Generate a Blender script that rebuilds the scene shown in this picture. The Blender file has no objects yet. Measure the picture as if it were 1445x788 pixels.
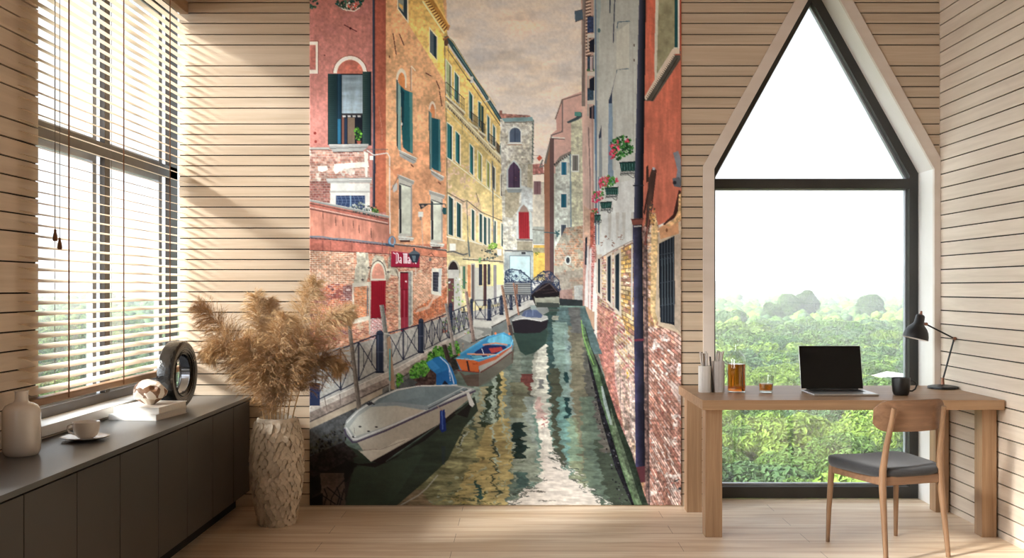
import bpy, bmesh, math, random
import numpy as np
from mathutils import Vector, Matrix, noise
PI = math.pi
sc = bpy.context.scene
COL = sc.collection
# ---------------------------------------------------------------- camera, sky, sun, exposure
F, VX, VY, EYE = 1400.0, 733.0, 407.0, 1.357      # focal length in pixels, vanishing point, eye height
cam = bpy.data.cameras.new('camera'); camo = bpy.data.objects.new('camera', cam); COL.objects.link(camo)
camo.location = (0, 0, EYE); camo.rotation_euler = (PI/2, 0, 0)
cam.sensor_width = 36; cam.lens = 36*F/1445; cam.shift_x = -(VX-722.5)/1445; cam.shift_y = (VY-394)/1445
cam.clip_start = .05; cam.clip_end = 6000
sc.camera = camo
sc.view_settings.view_transform = 'Standard'; sc.view_settings.look = 'None'
sc.view_settings.gamma = 1; sc.view_settings.use_curve_mapping = False
sc.view_settings.exposure = 0.74
sc.cycles.use_denoising = True
sc.cycles.max_bounces = 9; sc.cycles.diffuse_bounces = 5; sc.cycles.glossy_bounces = 3
sc.cycles.transmission_bounces = 8; sc.cycles.transparent_max_bounces = 14; sc.cycles.volume_bounces = 0
sc.cycles.caustics_reflective = False; sc.cycles.caustics_refractive = False
sc.cycles.sample_clamp_indirect = 6; sc.cycles.use_adaptive_sampling = True; sc.cycles.adaptive_threshold = .015
w = bpy.data.worlds.new('sky'); sc.world = w; w.use_nodes = True
nt = w.node_tree; nt.nodes.clear()
tc = nt.nodes.new('ShaderNodeTexCoord'); sp = nt.nodes.new('ShaderNodeSeparateXYZ'); cr = nt.nodes.new('ShaderNodeValToRGB')
bg = nt.nodes.new('ShaderNodeBackground'); wo = nt.nodes.new('ShaderNodeOutputWorld')
nt.links.new(tc.outputs['Generated'], sp.inputs[0]); nt.links.new(sp.outputs['Z'], cr.inputs[0])
nt.links.new(cr.outputs[0], bg.inputs[0]); nt.links.new(bg.outputs[0], wo.inputs[0])
cr.color_ramp.elements[0].position = 0.0; cr.color_ramp.elements[0].color = (.93, .965, 1.0, 1)
cr.color_ramp.elements[1].position = .8; cr.color_ramp.elements[1].color = (.86, .93, 1.0, 1)
gl = nt.nodes.new('ShaderNodeVectorMath'); gl.operation = 'DOT_PRODUCT'; gl.inputs[1].default_value = (-.90, -.22, .38)
nt.links.new(tc.outputs['Generated'], gl.inputs[0])
g1 = nt.nodes.new('ShaderNodeMath'); g1.operation = 'MAXIMUM'; g1.inputs[1].default_value = 0; nt.links.new(gl.outputs['Value'], g1.inputs[0])
g2 = nt.nodes.new('ShaderNodeMath'); g2.operation = 'POWER'; g2.inputs[1].default_value = 3; nt.links.new(g1.outputs[0], g2.inputs[0])
g3 = nt.nodes.new('ShaderNodeMath'); g3.operation = 'MULTIPLY_ADD'; g3.inputs[1].default_value = 9.0; g3.inputs[2].default_value = .66; nt.links.new(g2.outputs[0], g3.inputs[0])
nt.links.new(g3.outputs[0], bg.inputs[1])
SUN_DIR = Vector((2.0, 1.0, -1.1)).normalized()
sl = bpy.data.lights.new('sun', 'SUN'); sl.energy = 5.5; sl.angle = math.radians(8.0); sl.color = (1, .97, .93)
so = bpy.data.objects.new('sun', sl); COL.objects.link(so); so.rotation_euler = SUN_DIR.to_track_quat('-Z', 'Y').to_euler(); so.location = (-20, -10, 12)
YW = 6.16; S = YW/F                                 # depth of the back wall
XL, XR, YB, ZC = -2.112, 2.611, -1.8, 3.72          # left and right wall, rear wall, ceiling
def portal(name, loc, rot, sx, sy):
    l = bpy.data.lights.new(name, 'AREA'); l.shape = 'RECTANGLE'; l.size = sx; l.size_y = sy; l.energy = 1
    l.cycles.is_portal = True
    o = bpy.data.objects.new(name, l); COL.objects.link(o); o.location = loc; o.rotation_euler = rot
portal('daylight_portal_side', (-2.40, 5.4, 1.95), (0, -PI/2, 0), 2.6, 2.3)
portal('daylight_portal_gable', (1.9, 6.62, 1.65), (-PI/2, 0, 0), 1.6, 3.4)
portal('daylight_portal_near', (-2.40, 1.65, 1.95), (0, -PI/2, 0), 2.6, 3.1)

al = bpy.data.lights.new('near_window_added_fill', 'AREA'); al.shape = 'RECTANGLE'; al.size = 2.3; al.size_y = 2.9; al.energy = 25; al.color = (1, .98, .95)  # added fill lamp, out of view, boosting the light from the left
ao = bpy.data.objects.new('near_window_added_fill', al); COL.objects.link(ao); ao.location = (XL+.03, 1.65, 1.95); ao.rotation_euler = (0, -PI/2, 0)

# ---------------------------------------------------------------- helpers
def s2l(c):
    return tuple(((v/255)/12.92 if v/255 <= .04045 else ((v/255+.055)/1.055)**2.4) for v in c)
def at(px, py, y):
    return Vector(((px-VX)/F*y, y, EYE-(py-VY)/F*y))
def new_mat(name):
    m = bpy.data.materials.new(name); m.use_nodes = True
    return m, m.node_tree, m.node_tree.nodes['Principled BSDF']
def mat(name, c, rough=.5, c2=None, scale=(8, 8, 8), metal=0, bump=0, bscale=None, coat=0, spec=.5, sheen=0, detail=6, lo=.35, hi=.65, wn=0, objrand=0):
    """principled material; with c2 the colour runs through stretched noise (grain, mottling)"""
    m, t, p = new_mat(name)
    p.inputs['Roughness'].default_value = rough; p.inputs['Metallic'].default_value = metal
    p.inputs['Specular IOR Level'].default_value = spec; p.inputs['Coat Weight'].default_value = coat; p.inputs['Sheen Weight'].default_value = sheen
    tcn = t.nodes.new('ShaderNodeTexCoord'); mp = t.nodes.new('ShaderNodeMapping'); mp.inputs['Scale'].default_value = scale
    t.links.new(tcn.outputs['Object'], mp.inputs[0])
    nz = t.nodes.new('ShaderNodeTexNoise'); nz.inputs['Scale'].default_value = 1; nz.inputs['Detail'].default_value = detail; nz.inputs['Distortion'].default_value = wn
    t.links.new(mp.outputs[0], nz.inputs[0])
    r = t.nodes.new('ShaderNodeValToRGB'); e = r.color_ramp.elements
    e[0].position = lo; e[1].position = hi; e[0].color = s2l(c)+(1,); e[1].color = s2l(c2 or c)+(1,)
    t.links.new(nz.outputs['Fac'], r.inputs[0]); out = r.outputs[0]
    if objrand:
        oi = t.nodes.new('ShaderNodeObjectInfo'); hs = t.nodes.new('ShaderNodeHueSaturation'); mr = t.nodes.new('ShaderNodeMapRange')
        mr.inputs['To Min'].default_value = 1-objrand; mr.inputs['To Max'].default_value = 1+objrand
        t.links.new(oi.outputs['Random'], mr.inputs[0]); t.links.new(mr.outputs[0], hs.inputs['Value']); t.links.new(out, hs.inputs['Color']); out = hs.outputs[0]
    t.links.new(out, p.inputs['Base Color'])
    if bump:
        b = t.nodes.new('ShaderNodeBump'); b.inputs['Strength'].default_value = bump; b.inputs['Distance'].default_value = .01
        if bscale:
            n2 = t.nodes.new('ShaderNodeTexNoise'); n2.inputs['Scale'].default_value = bscale; n2.inputs['Detail'].default_value = 5
            t.links.new(tcn.outputs['Object'], n2.inputs[0]); t.links.new(n2.outputs['Fac'], b.inputs['Height'])
        else: t.links.new(nz.outputs['Fac'], b.inputs['Height'])
        t.links.new(b.outputs[0], p.inputs['Normal'])
    return m
def wood(name, ca, cb, axis='X', k=1.0, rough=.5, board=None, spread=.12, coat=0):
    """wood with grain running along an axis; board = (axis index, pitch, offset) gives each board its own tone"""
    m, t, p = new_mat(name); N = t.nodes.new
    p.inputs['Roughness'].default_value = rough; p.inputs['Coat Weight'].default_value = coat; p.inputs['Specular IOR Level'].default_value = .35
    tcn = N('ShaderNodeTexCoord'); mp = N('ShaderNodeMapping')
    sc_ = {'X': (1.2, 26, 26), 'Y': (26, 1.2, 26), 'Z': (26, 26, 1.2)}[axis]
    mp.inputs['Scale'].default_value = tuple(v*k for v in sc_)
    vec = tcn.outputs['Object']; wn_out = None
    if board:
        ax, pitch, off = board
        sx = N('ShaderNodeSeparateXYZ'); t.links.new(vec, sx.inputs[0])
        a = N('ShaderNodeMath'); a.operation = 'SUBTRACT'; a.inputs[1].default_value = off; t.links.new(sx.outputs[ax], a.inputs[0])
        d = N('ShaderNodeMath'); d.operation = 'DIVIDE'; d.inputs[1].default_value = pitch; t.links.new(a.outputs[0], d.inputs[0])
        fl = N('ShaderNodeMath'); fl.operation = 'FLOOR'; t.links.new(d.outputs[0], fl.inputs[0])
        wn = N('ShaderNodeTexWhiteNoise'); wn.noise_dimensions = '1D'; t.links.new(fl.outputs[0], wn.inputs['W']); wn_out = wn.outputs['Value']
        va = N('ShaderNodeVectorMath'); va.operation = 'SCALE'; t.links.new(wn.outputs['Color'], va.inputs[0]); va.inputs['Scale'].default_value = 9
        ad = N('ShaderNodeVectorMath'); ad.operation = 'ADD'; t.links.new(vec, ad.inputs[0]); t.links.new(va.outputs[0], ad.inputs[1]); vec = ad.outputs[0]
    t.links.new(vec, mp.inputs[0])
    nz = N('ShaderNodeTexNoise'); nz.inputs['Scale'].default_value = 1; nz.inputs['Detail'].default_value = 8; nz.inputs['Roughness'].default_value = .62; nz.inputs['Distortion'].default_value = .6
    t.links.new(mp.outputs[0], nz.inputs[0])
    r = N('ShaderNodeValToRGB'); e = r.color_ramp.elements; e[0].position = .28; e[1].position = .72; e[0].color = s2l(ca)+(1,); e[1].color = s2l(cb)+(1,)
    t.links.new(nz.outputs['Fac'], r.inputs[0]); out = r.outputs[0]
    if board:
        hs = N('ShaderNodeHueSaturation'); mr = N('ShaderNodeMapRange'); mr.inputs['To Min'].default_value = 1-spread; mr.inputs['To Max'].default_value = 1+spread*.6
        t.links.new(wn_out, mr.inputs[0]); t.links.new(mr.outputs[0], hs.inputs['Value']); t.links.new(out, hs.inputs['Color']); out = hs.outputs[0]
    t.links.new(out, p.inputs['Base Color'])
    b = N('ShaderNodeBump'); b.inputs['Strength'].default_value = .08; b.inputs['Distance'].default_value = .004; t.links.new(nz.outputs['Fac'], b.inputs['Height']); t.links.new(b.outputs[0], p.inputs['Normal'])
    return m
def pane_mat(name, tint=(.97, .985, .98), refl=1.0):
    """thin window glass: see-through with mirror reflection by angle"""
    m = bpy.data.materials.new(name); m.use_nodes = True; t = m.node_tree; t.nodes.clear()
    o = t.nodes.new('ShaderNodeOutputMaterial'); mx = t.nodes.new('ShaderNodeMixShader'); tr = t.nodes.new('ShaderNodeBsdfTransparent'); g = t.nodes.new('ShaderNodeBsdfGlossy')
    lwt = t.nodes.new('ShaderNodeLayerWeight'); lwt.inputs[0].default_value = .5; pw = t.nodes.new('ShaderNodeMath'); pw.operation = 'POWER'; pw.inputs[1].default_value = 5
    ml = t.nodes.new('ShaderNodeMath'); ml.operation = 'MULTIPLY_ADD'; ml.inputs[1].default_value = .85*refl; ml.inputs[2].default_value = .05*refl
    tr.inputs[0].default_value = tint+(1,); g.inputs['Roughness'].default_value = .02
    t.links.new(lwt.outputs['Facing'], pw.inputs[0]); t.links.new(pw.outputs[0], ml.inputs[0]); t.links.new(ml.outputs[0], mx.inputs[0]); t.links.new(tr.outputs[0], mx.inputs[1]); t.links.new(g.outputs[0], mx.inputs[2]); t.links.new(mx.outputs[0], o.inputs[0])
    return m
class MB:
    """collects shapes and links them as ONE mesh object"""
    def __init__(s): s.v = []; s.f = []
    def add(s, vs, fs):
        b = len(s.v); s.v += [tuple(v) for v in vs]; s.f += [tuple(b+i for i in f) for f in fs]; return s
    def box(s, x0, x1, y0, y1, z0, z1):
        return s.add([(x0,y0,z0),(x1,y0,z0),(x1,y1,z0),(x0,y1,z0),(x0,y0,z1),(x1,y0,z1),(x1,y1,z1),(x0,y1,z1)], [(0,3,2,1),(4,5,6,7),(0,1,5,4),(1,2,6,5),(2,3,7,6),(3,0,4,7)])
    def prism(s, poly, d0, d1, axis='Y'):
        """polygon in the plane across an axis, extruded along it"""
        n = len(poly)
        def P(a, b, d): return {'Y': (a, d, b), 'X': (d, a, b), 'Z': (a, b, d)}[axis]
        s.add([P(a,b,d0) for a,b in poly]+[P(a,b,d1) for a,b in poly], [tuple(range(n))[::-1], tuple(range(n, 2*n))]+[(i,(i+1)%n,n+(i+1)%n,n+i) for i in range(n)]); return s
    def ring(s, outer, inner, d0, d1, axis='Y'):
        n = len(outer)
        def P(a, b, d): return {'Y': (a, d, b), 'X': (d, a, b), 'Z': (a, b, d)}[axis]
        vs = [P(a,b,d0) for a,b in outer]+[P(a,b,d0) for a,b in inner]+[P(a,b,d1) for a,b in outer]+[P(a,b,d1) for a,b in inner]; fs = []
        for i in range(n):
            j = (i+1)%n; fs += [(i,j,n+j,n+i),(2*n+i,3*n+i,3*n+j,2*n+j),(i,2*n+i,2*n+j,j),(n+i,n+j,3*n+j,3*n+i)]
        return s.add(vs, fs)
    def lathe(s, prof, n=32, c=(0,0,0), M=None, cap=True, arc=None):
        vs = []; fs = []; k = len(prof)
        for i in range(n):
            a = 2*PI*i/n; 
            for r, z in prof: vs.append(Vector((r*math.cos(a), r*math.sin(a), z)))
        for i in range(n):
            j = (i+1)%n
            for q in range(k-1): fs.append((i*k+q, j*k+q, j*k+q+1, i*k+q+1))
        if cap:
            if prof[0][0] > 1e-5: fs.append(tuple(i*k for i in range(n))[::-1])
            if prof[-1][0] > 1e-5: fs.append(tuple(i*k+k-1 for i in range(n)))
        vs = [(M @ v if M else v)+Vector(c) for v in vs]
        return s.add(vs, fs)
    def tube(s, pts, rad, n=10, cap=True):
        pts = [Vector(p) for p in pts]; k = len(pts); rad = rad if isinstance(rad, (list, tuple)) else [rad]*k; vs = []; fs = []; up = None
        for i, p in enumerate(pts):
            d = (pts[min(i+1,k-1)]-pts[max(i-1,0)]).normalized()
            if up is None: up = d.orthogonal().normalized()
            up = (up-d*up.dot(d)).normalized(); sd = d.cross(up)
            for j in range(n):
                a = 2*PI*j/n; vs.append(p+(up*math.cos(a)+sd*math.sin(a))*rad[i])
        for i in range(k-1):
            for j in range(n): fs.append((i*n+j, i*n+(j+1)%n, (i+1)*n+(j+1)%n, (i+1)*n+j))
        if cap: fs += [tuple(range(n))[::-1], tuple((k-1)*n+j for j in range(n))]
        return s.add(vs, fs)
    def loft(s, secs):
        """closed cross sections of equal size joined into a solid"""
        n = len(secs[0]); vs = [p for q in secs for p in q]; fs = []
        for i in range(len(secs)-1):
            for j in range(n): fs.append((i*n+j, i*n+(j+1)%n, (i+1)*n+(j+1)%n, (i+1)*n+j))
        fs += [tuple(range(n))[::-1], tuple((len(secs)-1)*n+j for j in range(n))]
        return s.add(vs, fs)
    def build(s, name, m, parent=None, smooth=False, bevel=0, seg=2, ang=35, sub=0, loc=None):
        me = bpy.data.meshes.new(name); me.from_pydata(s.v, [], s.f); me.update()
        bm = bmesh.new(); bm.from_mesh(me); bmesh.ops.recalc_face_normals(bm, faces=bm.faces); bm.to_mesh(me); bm.free()
        me.materials.append(m)
        o = bpy.data.objects.new(name, me); COL.objects.link(o)
        if parent is not None:
            o.parent = parent
        if loc is not None: o.location = loc
        if bevel:
            b = o.modifiers.new('bevel', 'BEVEL'); b.width = bevel; b.segments = seg; b.limit_method = 'ANGLE'; b.angle_limit = math.radians(40)
        if sub:
            q = o.modifiers.new('subdivision', 'SUBSURF'); q.levels = sub; q.render_levels = sub
        if smooth or bevel or sub:
            for pl in me.polygons: pl.use_smooth = True
            if not sub: me.set_sharp_from_angle(angle=math.radians(ang))
        return o
def tag(o, label, cat, group=None):
    o['label'] = label; o['category'] = cat
    if group: o['group'] = group
    return o
def thing(name, label, cat, loc=(0,0,0), rz=0, group=None):
    o = bpy.data.objects.new(name, None); COL.objects.link(o); o.location = loc; o.rotation_euler = (0,0,rz); o.empty_display_size = .1
    return tag(o, label, cat, group)
def struct(o): o['kind'] = 'structure'; return o
def sempty(name, loc=(0,0,0)):
    o = bpy.data.objects.new(name, None); COL.objects.link(o); o.location = loc; return struct(o)

# ---------------------------------------------------------------- materials
M_board = wood('pale oak boards', (182,161,137), (204,186,163), 'X', 1.0, .55, (2, .0651, .02), .07)
M_boardY = wood('pale oak boards side', (196,179,160), (217,202,184), 'Y', 1.0, .55, (2, .0842, .045), .05)
M_gap = mat('dark gap behind boards', (24,20,18), .9)
M_white = mat('white lacquer', (232,228,222), .4, (224,220,212), (3,3,3))
M_trim = mat('off white painted trim', (206,192,178), .5, (214,202,190), (2,2,9))
M_anth = mat('anthracite frame', (46,45,43), .42, (54,52,49), (6,6,6))
M_brown = mat('bronze frame', (64,56,48), .45, (72,64,56), (6,6,6))
M_alu = mat('grey aluminium', (150,153,158), .35, (165,168,172), (6,6,6), metal=.3)
M_glass = pane_mat('window glass', (.98,.99,.99))
M_ceil = wood('brown oak ceiling', (118,88,62), (142,108,78), 'Y', 1.0, .6, (0, .14, 0), .1); M_rear = mat('dark brown panelling', (70,54,42), .7, (80,62,48), (2,2,8))
M_oakd = wood('oiled oak', (138,107,79), (174,141,109), 'X', 1.3, .42)
M_oakv = wood('oiled oak upright', (138,107,79), (174,141,109), 'Z', 1.3, .42)
M_oaky = wood('oiled oak crosswise', (138,107,79), (174,141,109), 'Y', 1.3, .42)
M_slat = wood('pale wood slats', (230,210,184), (244,230,208), 'Y', 1.0, .5)
M_cord = mat('brown ladder tape', (116,76,46), .8)
M_cordg = mat('grey cord', (96,90,84), .8)
M_cab = mat('dark taupe lacquer', (57,54,50), .42, (61,58,54), (2,2,2))
M_cabt = mat('dark grey top', (76,76,75), .30, (80,80,79), (3,3,3))
M_black = mat('satin black', (24,24,24), .42)
# ---------------------------------------------------------------- the print on the wall mural
# A canal print, drawn shape by shape into a colour grid (one colour per mesh vertex).
# Drawing units: 1 unit = 4.42 mm on the print, x to the right from 437, y downwards.
MX0, MX1, MY0, MY1 = 437, 962, -24, 721
SS = 2
def paint_mural():
    W, H = (MX1-MX0)*SS, (MY1-MY0)*SS
    img = np.zeros((H, W, 3), np.float32)
    rs = np.random.RandomState(7)
    YY, XX = np.mgrid[0:H, 0:W].astype(np.float32)
    PX = MX0 + (XX+.5)/SS; PY = MY0 + (YY+.5)/SS
    def grid_noise(cx, cy, seed):
        r = np.random.RandomState(seed)
        gw, gh = int((MX1-MX0)/cx)+3, int((MY1-MY0)/cy)+3
        g = r.rand(gh, gw).astype(np.float32)
        fx = (PX-MX0)/cx; fy = (PY-MY0)/cy
        ix = fx.astype(int); iy = fy.astype(int); tx = fx-ix; ty = fy-iy
        tx = tx*tx*(3-2*tx); ty = ty*ty*(3-2*ty)
        a = g[iy,ix]*(1-tx)+g[iy,ix+1]*tx; b = g[iy+1,ix]*(1-tx)+g[iy+1,ix+1]*tx
        return (a*(1-ty)+b*ty)*2-1
    def fbm(cx, cy, seed, n=4):
        o = 0; a = 1; t = 0
        for k in range(n):
            o = o+a*grid_noise(cx/2**k, cy/2**k, seed+k); t += a; a *= .6
        return o/t*1.6
    F1 = fbm(34, 34, 1, 5); F2 = fbm(12, 12, 11, 4); F3 = fbm(5, 40, 21, 4); F4 = fbm(60, 30, 31, 5)
    FX = rs.rand(H, W).astype(np.float32)*2-1; FS = fbm(3, 3, 41, 2); FH = fbm(30, 5, 51, 4)
    def reg(pts):
        x = [p[0] for p in pts]; y = [p[1] for p in pts]
        x0 = max(0, int((min(x)-MX0)*SS)-1); x1 = min(W, int((max(x)-MX0)*SS)+2)
        y0 = max(0, int((min(y)-MY0)*SS)-1); y1 = min(H, int((max(y)-MY0)*SS)+2)
        if x1 <= x0 or y1 <= y0: return None
        return slice(y0, y1), slice(x0, x1)
    def inside(pts, sl):
        px = PX[sl]; py = PY[sl]; m = np.zeros(px.shape, bool); n = len(pts)
        for i in range(n):
            (ax, ay), (bx, by) = pts[i], pts[(i+1) % n]
            if ay == by: continue
            c = ((ay > py) != (by > py)) & (px < (bx-ax)*(py-ay)/(by-ay)+ax)
            m ^= c
        return m
    def P(pts, col, n=(), a=1.0):
        """fill a polygon; n = [(field, amount)...] multiplies brightness"""
        sl = reg(pts)
        if sl is None: return
        m = inside(pts, sl)
        c = np.ones(m.shape+(3,), np.float32)*np.array(col, np.float32)
        for f, k in n: c = c*(1+k*f[sl])[..., None]
        v = img[sl]; v[m] = v[m]*(1-a)+c[m]*a
    def G(pts, c0, c1, axis='y', n=(), p0=None, p1=None):
        """gradient fill"""
        sl = reg(pts)
        if sl is None: return
        m = inside(pts, sl)
        q = (PY if axis == 'y' else PX)[sl]
        lo = p0 if p0 is not None else min(p[1 if axis == 'y' else 0] for p in pts)
        hi = p1 if p1 is not None else max(p[1 if axis == 'y' else 0] for p in pts)
        t = np.clip((q-lo)/(hi-lo), 0, 1)[..., None]
        c = np.array(c0, np.float32)*(1-t)+np.array(c1, np.float32)*t
        for f, k in n: c = c*(1+k*f[sl])[..., None]
        img[sl][m] = c[m]
    def R(x0, y0, x1, y1, col, n=(), a=1.0): P([(x0,y0),(x1,y0),(x1,y1),(x0,y1)], col, n, a)
    def L(pts, w, col, a=1.0):
        for (ax, ay), (bx, by) in zip(pts, pts[1:]):
            dx, dy = bx-ax, by-ay; d = math.hypot(dx, dy) or 1; nx, ny = -dy/d*w/2, dx/d*w/2
            ex, ey = dx/d*w*.2, dy/d*w*.2
            P([(ax+nx-ex,ay+ny-ey),(bx+nx+ex,by+ny+ey),(bx-nx+ex,by-ny+ey),(ax-nx-ex,ay-ny-ey)], col, (), a)
    def E(cx, cy, rx, ry, col, n=(), a=1.0, a0=0, a1=360):
        k = 28; P([(cx+rx*math.cos(math.radians(a0+(a1-a0)*i/k)), cy+ry*math.sin(math.radians(a0+(a1-a0)*i/k))) for i in range(k+1)], col, n, a)
    def T(pts, fn):
        """recolour inside a polygon with fn(px, py, current, slice)"""
        sl = reg(pts)
        if sl is None: return
        m = inside(pts, sl); v = img[sl]; r = fn(PX[sl], PY[sl], v, sl); v[m] = r[m]
    def homog(q):
        A = []; B = []
        for (x, y), (u, v) in zip(q, ((0,0),(1,0),(1,1),(0,1))):
            A.append([x,y,1,0,0,0,-u*x,-u*y]); B.append(u); A.append([0,0,0,x,y,1,-v*x,-v*y]); B.append(v)
        return np.append(np.linalg.solve(np.array(A, float), np.array(B, float)), 1)
    def bricks(pts, quad, nu, nv, cols, mortar, mw=.16, patch=None, pk=.45, jit=.12, a=1.0, F=None):
        h = homog(quad); F = F2 if F is None else F
        def fn(px, py, v, sl):
            w = h[6]*px+h[7]*py+1; u = (h[0]*px+h[1]*py+h[2])/w*nu; t = (h[3]*px+h[4]*py+h[5])/w*nv
            row = np.floor(t); u = u+(row % 2)*.5; col = np.floor(u)
            s = np.sin(row*127.1+col*311.7)*43758.5453; r = s-np.floor(s)
            s2 = np.sin(row*269.5+col*183.3)*43758.5453; r2 = (s2-np.floor(s2))*2-1
            k = np.clip((r*len(cols)).astype(int), 0, len(cols)-1)
            c = np.array(cols, np.float32)[k]*(1+jit*r2)[..., None]
            mm = ((t-row) < mw*1.4) | ((u-col) < mw*.6)
            c = np.where(mm[..., None], np.array(mortar, np.float32), c)
            if patch is not None:
                q = np.clip((F[sl]-pk)*5, 0, 1)[..., None]; c = c*(1-q)+np.array(patch, np.float32)*q
            c = c*(1+.10*F1[sl]+.10*FS[sl])[..., None]
            return v*(1-a)+c*a
        T(pts, fn)
    def blobs(n, poly, cols, r0, r1, seed, sq=1.0):
        r = np.random.RandomState(seed); xs = [p[0] for p in poly]; ys = [p[1] for p in poly]; c = 0; g = 0
        while c < n and g < n*30:
            g += 1
            x = r.uniform(min(xs), max(xs)); y = r.uniform(min(ys), max(ys)); ins = False
            for i in range(len(poly)):
                (ax, ay), (bx, by) = poly[i], poly[(i+1) % len(poly)]
                if (ay > y) != (by > y) and x < (bx-ax)*(y-ay)/(by-ay)+ax: ins = not ins
            if not ins: continue
            c += 1; col = cols[r.randint(len(cols))]; rr = r.uniform(r0, r1); b = r.uniform(0, 6.28)
            P([(x+rr*r.uniform(.6, 1.1)*math.cos(b+k*1.05), y+rr*sq*r.uniform(.6, 1.1)*math.sin(b+k*1.05)) for k in range(6)], np.array(col)*r.uniform(.8, 1.15))
    def lerp(a, b, t): return (a[0]+(b[0]-a[0])*t, a[1]+(b[1]-a[1])*t)
    ST = [(F1,.07),(F2,.05),(F3,.05),(FS,.05)]; ST2 = [(F1,.12),(F2,.10),(F3,.05),(FS,.06)]
    # ---- sky
    G([(560,-24),(962,-24),(962,440),(560,440)], (190,174,153), (224,210,192), 'y', [(F4,.05),(FH,.012)], -24, 240)
    T([(560,-24),(962,-24),(962,440),(560,440)], lambda x,y,v,s: v*(1+np.stack([.05*F4[s]+.02, .01*F4[s], -.05*F4[s]], -1)))
    T([(560,-24),(962,-24),(962,200),(560,200)], lambda x,y,v,s: v*(1-.13*np.clip(fbm(70,34,131,4)[s]*1.6,0,1)*np.clip((190-y)/120,0,1))[...,None])
    # ---- left pink facade
    G([(437,-24),(545,-24),(545,360),(437,360)], (152,90,82), (188,112,98), 'y', ST, -24, 130)
    T([(437,-24),(545,-24),(545,110),(437,110)], lambda x,y,v,s: v*(1-.05*np.clip(F1[s]*3,-1,1))[...,None]+np.clip(F1[s]-.1,0,1)[...,None]*np.array([18,10,16],np.float32))
    G([(529,-24),(545,-24),(545,300),(529,300)], (142,68,54), (190,96,62), 'y', ST, -24, 260)
    # ---- orange facade
    G([(545,-24),(630,-24),(632,365),(545,365)], (182,130,90), (208,138,92), 'y', ST2, -24, 240)
    G([(545,-24),(630,-24),(632,200),(545,200)], (188,138,90), (214,154,104), 'y', ST2, -24, 160)
    G([(568,-24),(622,-24),(632,50),(629,118),(606,80),(574,30)], (184,144,70), (222,184,96), 'y', ST2, -24, 90)
    P([(616,40),(629,58),(630,112),(618,96)], (226,190,80), ST2)
    # cornice
    P([(597,-24),(590,-24),(596,2),(626,48),(630,44)], (206,168,88), [(F2,.1)])
    P([(600,-4),(608,-6),(634,36),(630,42)], (176,116,44), [(F2,.15)])
    for i in range(13):
        a = lerp((599,0),(627,43),i/12); b = lerp((605,-1),(632,38),i/12)
        L([a, (b[0]-1,b[1])], 1.7, (96,42,20)); L([(a[0]+1.2,a[1]+2),(b[0],b[1]+2)], 1.2, (226,180,84))
    L([(597,2),(627,47)], 1.6, (232,214,150)); L([(611,-6),(635,38)], 1.4, (214,166,80)); L([(632,42),(634,36)], 3, (170,110,60))
    # flower boxes at the top
    for cx, w, s in ((441,9,1),(494,21,2)):
        blobs(26 if s == 1 else 90, [(cx-w,-3),(cx+w,-3),(cx+w*.8,8),(cx+w*.3,14),(cx-w*.5,13),(cx-w,6)], [(30,62,48),(44,84,66),(26,44,38),(22,70,66)], 1.2, 2.6, 60+s)
    blobs(40, [(478,6),(494,3),(497,8),(490,15),(480,11)], [(196,188,172),(150,146,130),(40,60,50)], .8, 1.8, 64)
    blobs(26, [(491,8),(503,5),(506,11),(496,15)], [(196,64,50),(206,90,74),(210,180,166)], .8, 1.8, 65); L([(484,13),(500,16),(508,11)], 1.4, (206,190,176))
    # iron anchors
    for p, q in (((486,35),(504,44.5)),((555,47),(559.5,77)),((564,48),(570.5,64)),((601,103),(609,107.5)),((616,114),(621,126)),((620.5,129),(624,150))):
        L([p, q], 1.2, (74,24,26))
    E(495,40,1.6,1.6,(60,16,20)); E(458.5,78,.9,.9,(70,30,30)); E(550,80,.9,2,(110,60,40)); E(445,188,2,2,(140,40,32)); E(446,200,1.8,2,(140,42,34))
    # blank panel at left
    R(437,58.5,449,104,(214,196,176),[(F2,.05)]); R(437,63.5,446,98.5,(170,92,78),ST); L([(437,58),(449.5,58),(449.5,104)],.8,(120,60,52))
    # arch + window
    E(494.5,103,24.5,25,(116,58,50),(),.8,180,360); E(494.5,103.5,23.5,24.5,(212,198,180),[(F2,.06)],1,180,360); E(494.5,104,18.6,19.5,(178,92,72),ST2,1,180,360)
    R(463,104,512,205,(20,30,36)); G([(463.3,104),(476,104),(476,204.5),(463.3,204.5)],(34,58,56),(18,40,44),'x')
    for k in range(33): L([(463.5,107+k*3),(475.5,107+k*3)],.5,(18,38,40),.6)
    R(476.5,104,482,205,(18,44,60)); R(477,168,481,203,(28,92,122)); R(478.3,104,479.2,168,(34,74,92))
    G([(483,106),(512,106),(512,161),(483,161)],(108,122,128),(150,166,172),'y',[(F3,.10),(FH,.10)])
    R(483,160,512,163,(50,48,50)); R(482,163,512,204.5,(16,20,30)); R(491,166,501,203,(104,82,64),[(F3,.1)]); R(486.5,167,490,204,(26,40,62)); R(483,163,486,204,(110,66,52))
    for k in range(4): R(484+k*7,163+k*.0,488.5+k*7,165.5,(170,164,156))
    blobs(34,[(500,184),(505,180),(512,190),(510,199),(503,198)],[(62,122,24),(96,160,36),(40,90,20)],1,2.2,70); P([(504,199),(510,199),(509,204),(505,204)],(150,70,50))
    G([(512,101),(524.5,101),(524.5,205.5),(512,205.5)],(44,66,60),(16,36,40),'x')
    for k in range(34): L([(512.5,104+k*3),(522,104+k*3)],.5,(20,40,42),.6)
    R(522.6,102,524.4,205,(12,26,32))
    # brick zone on the pink facade
    bz = [(437,210),(466,209),(470,214),(520,213),(522,252),(527,262),(466,300),(437,300)]
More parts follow.
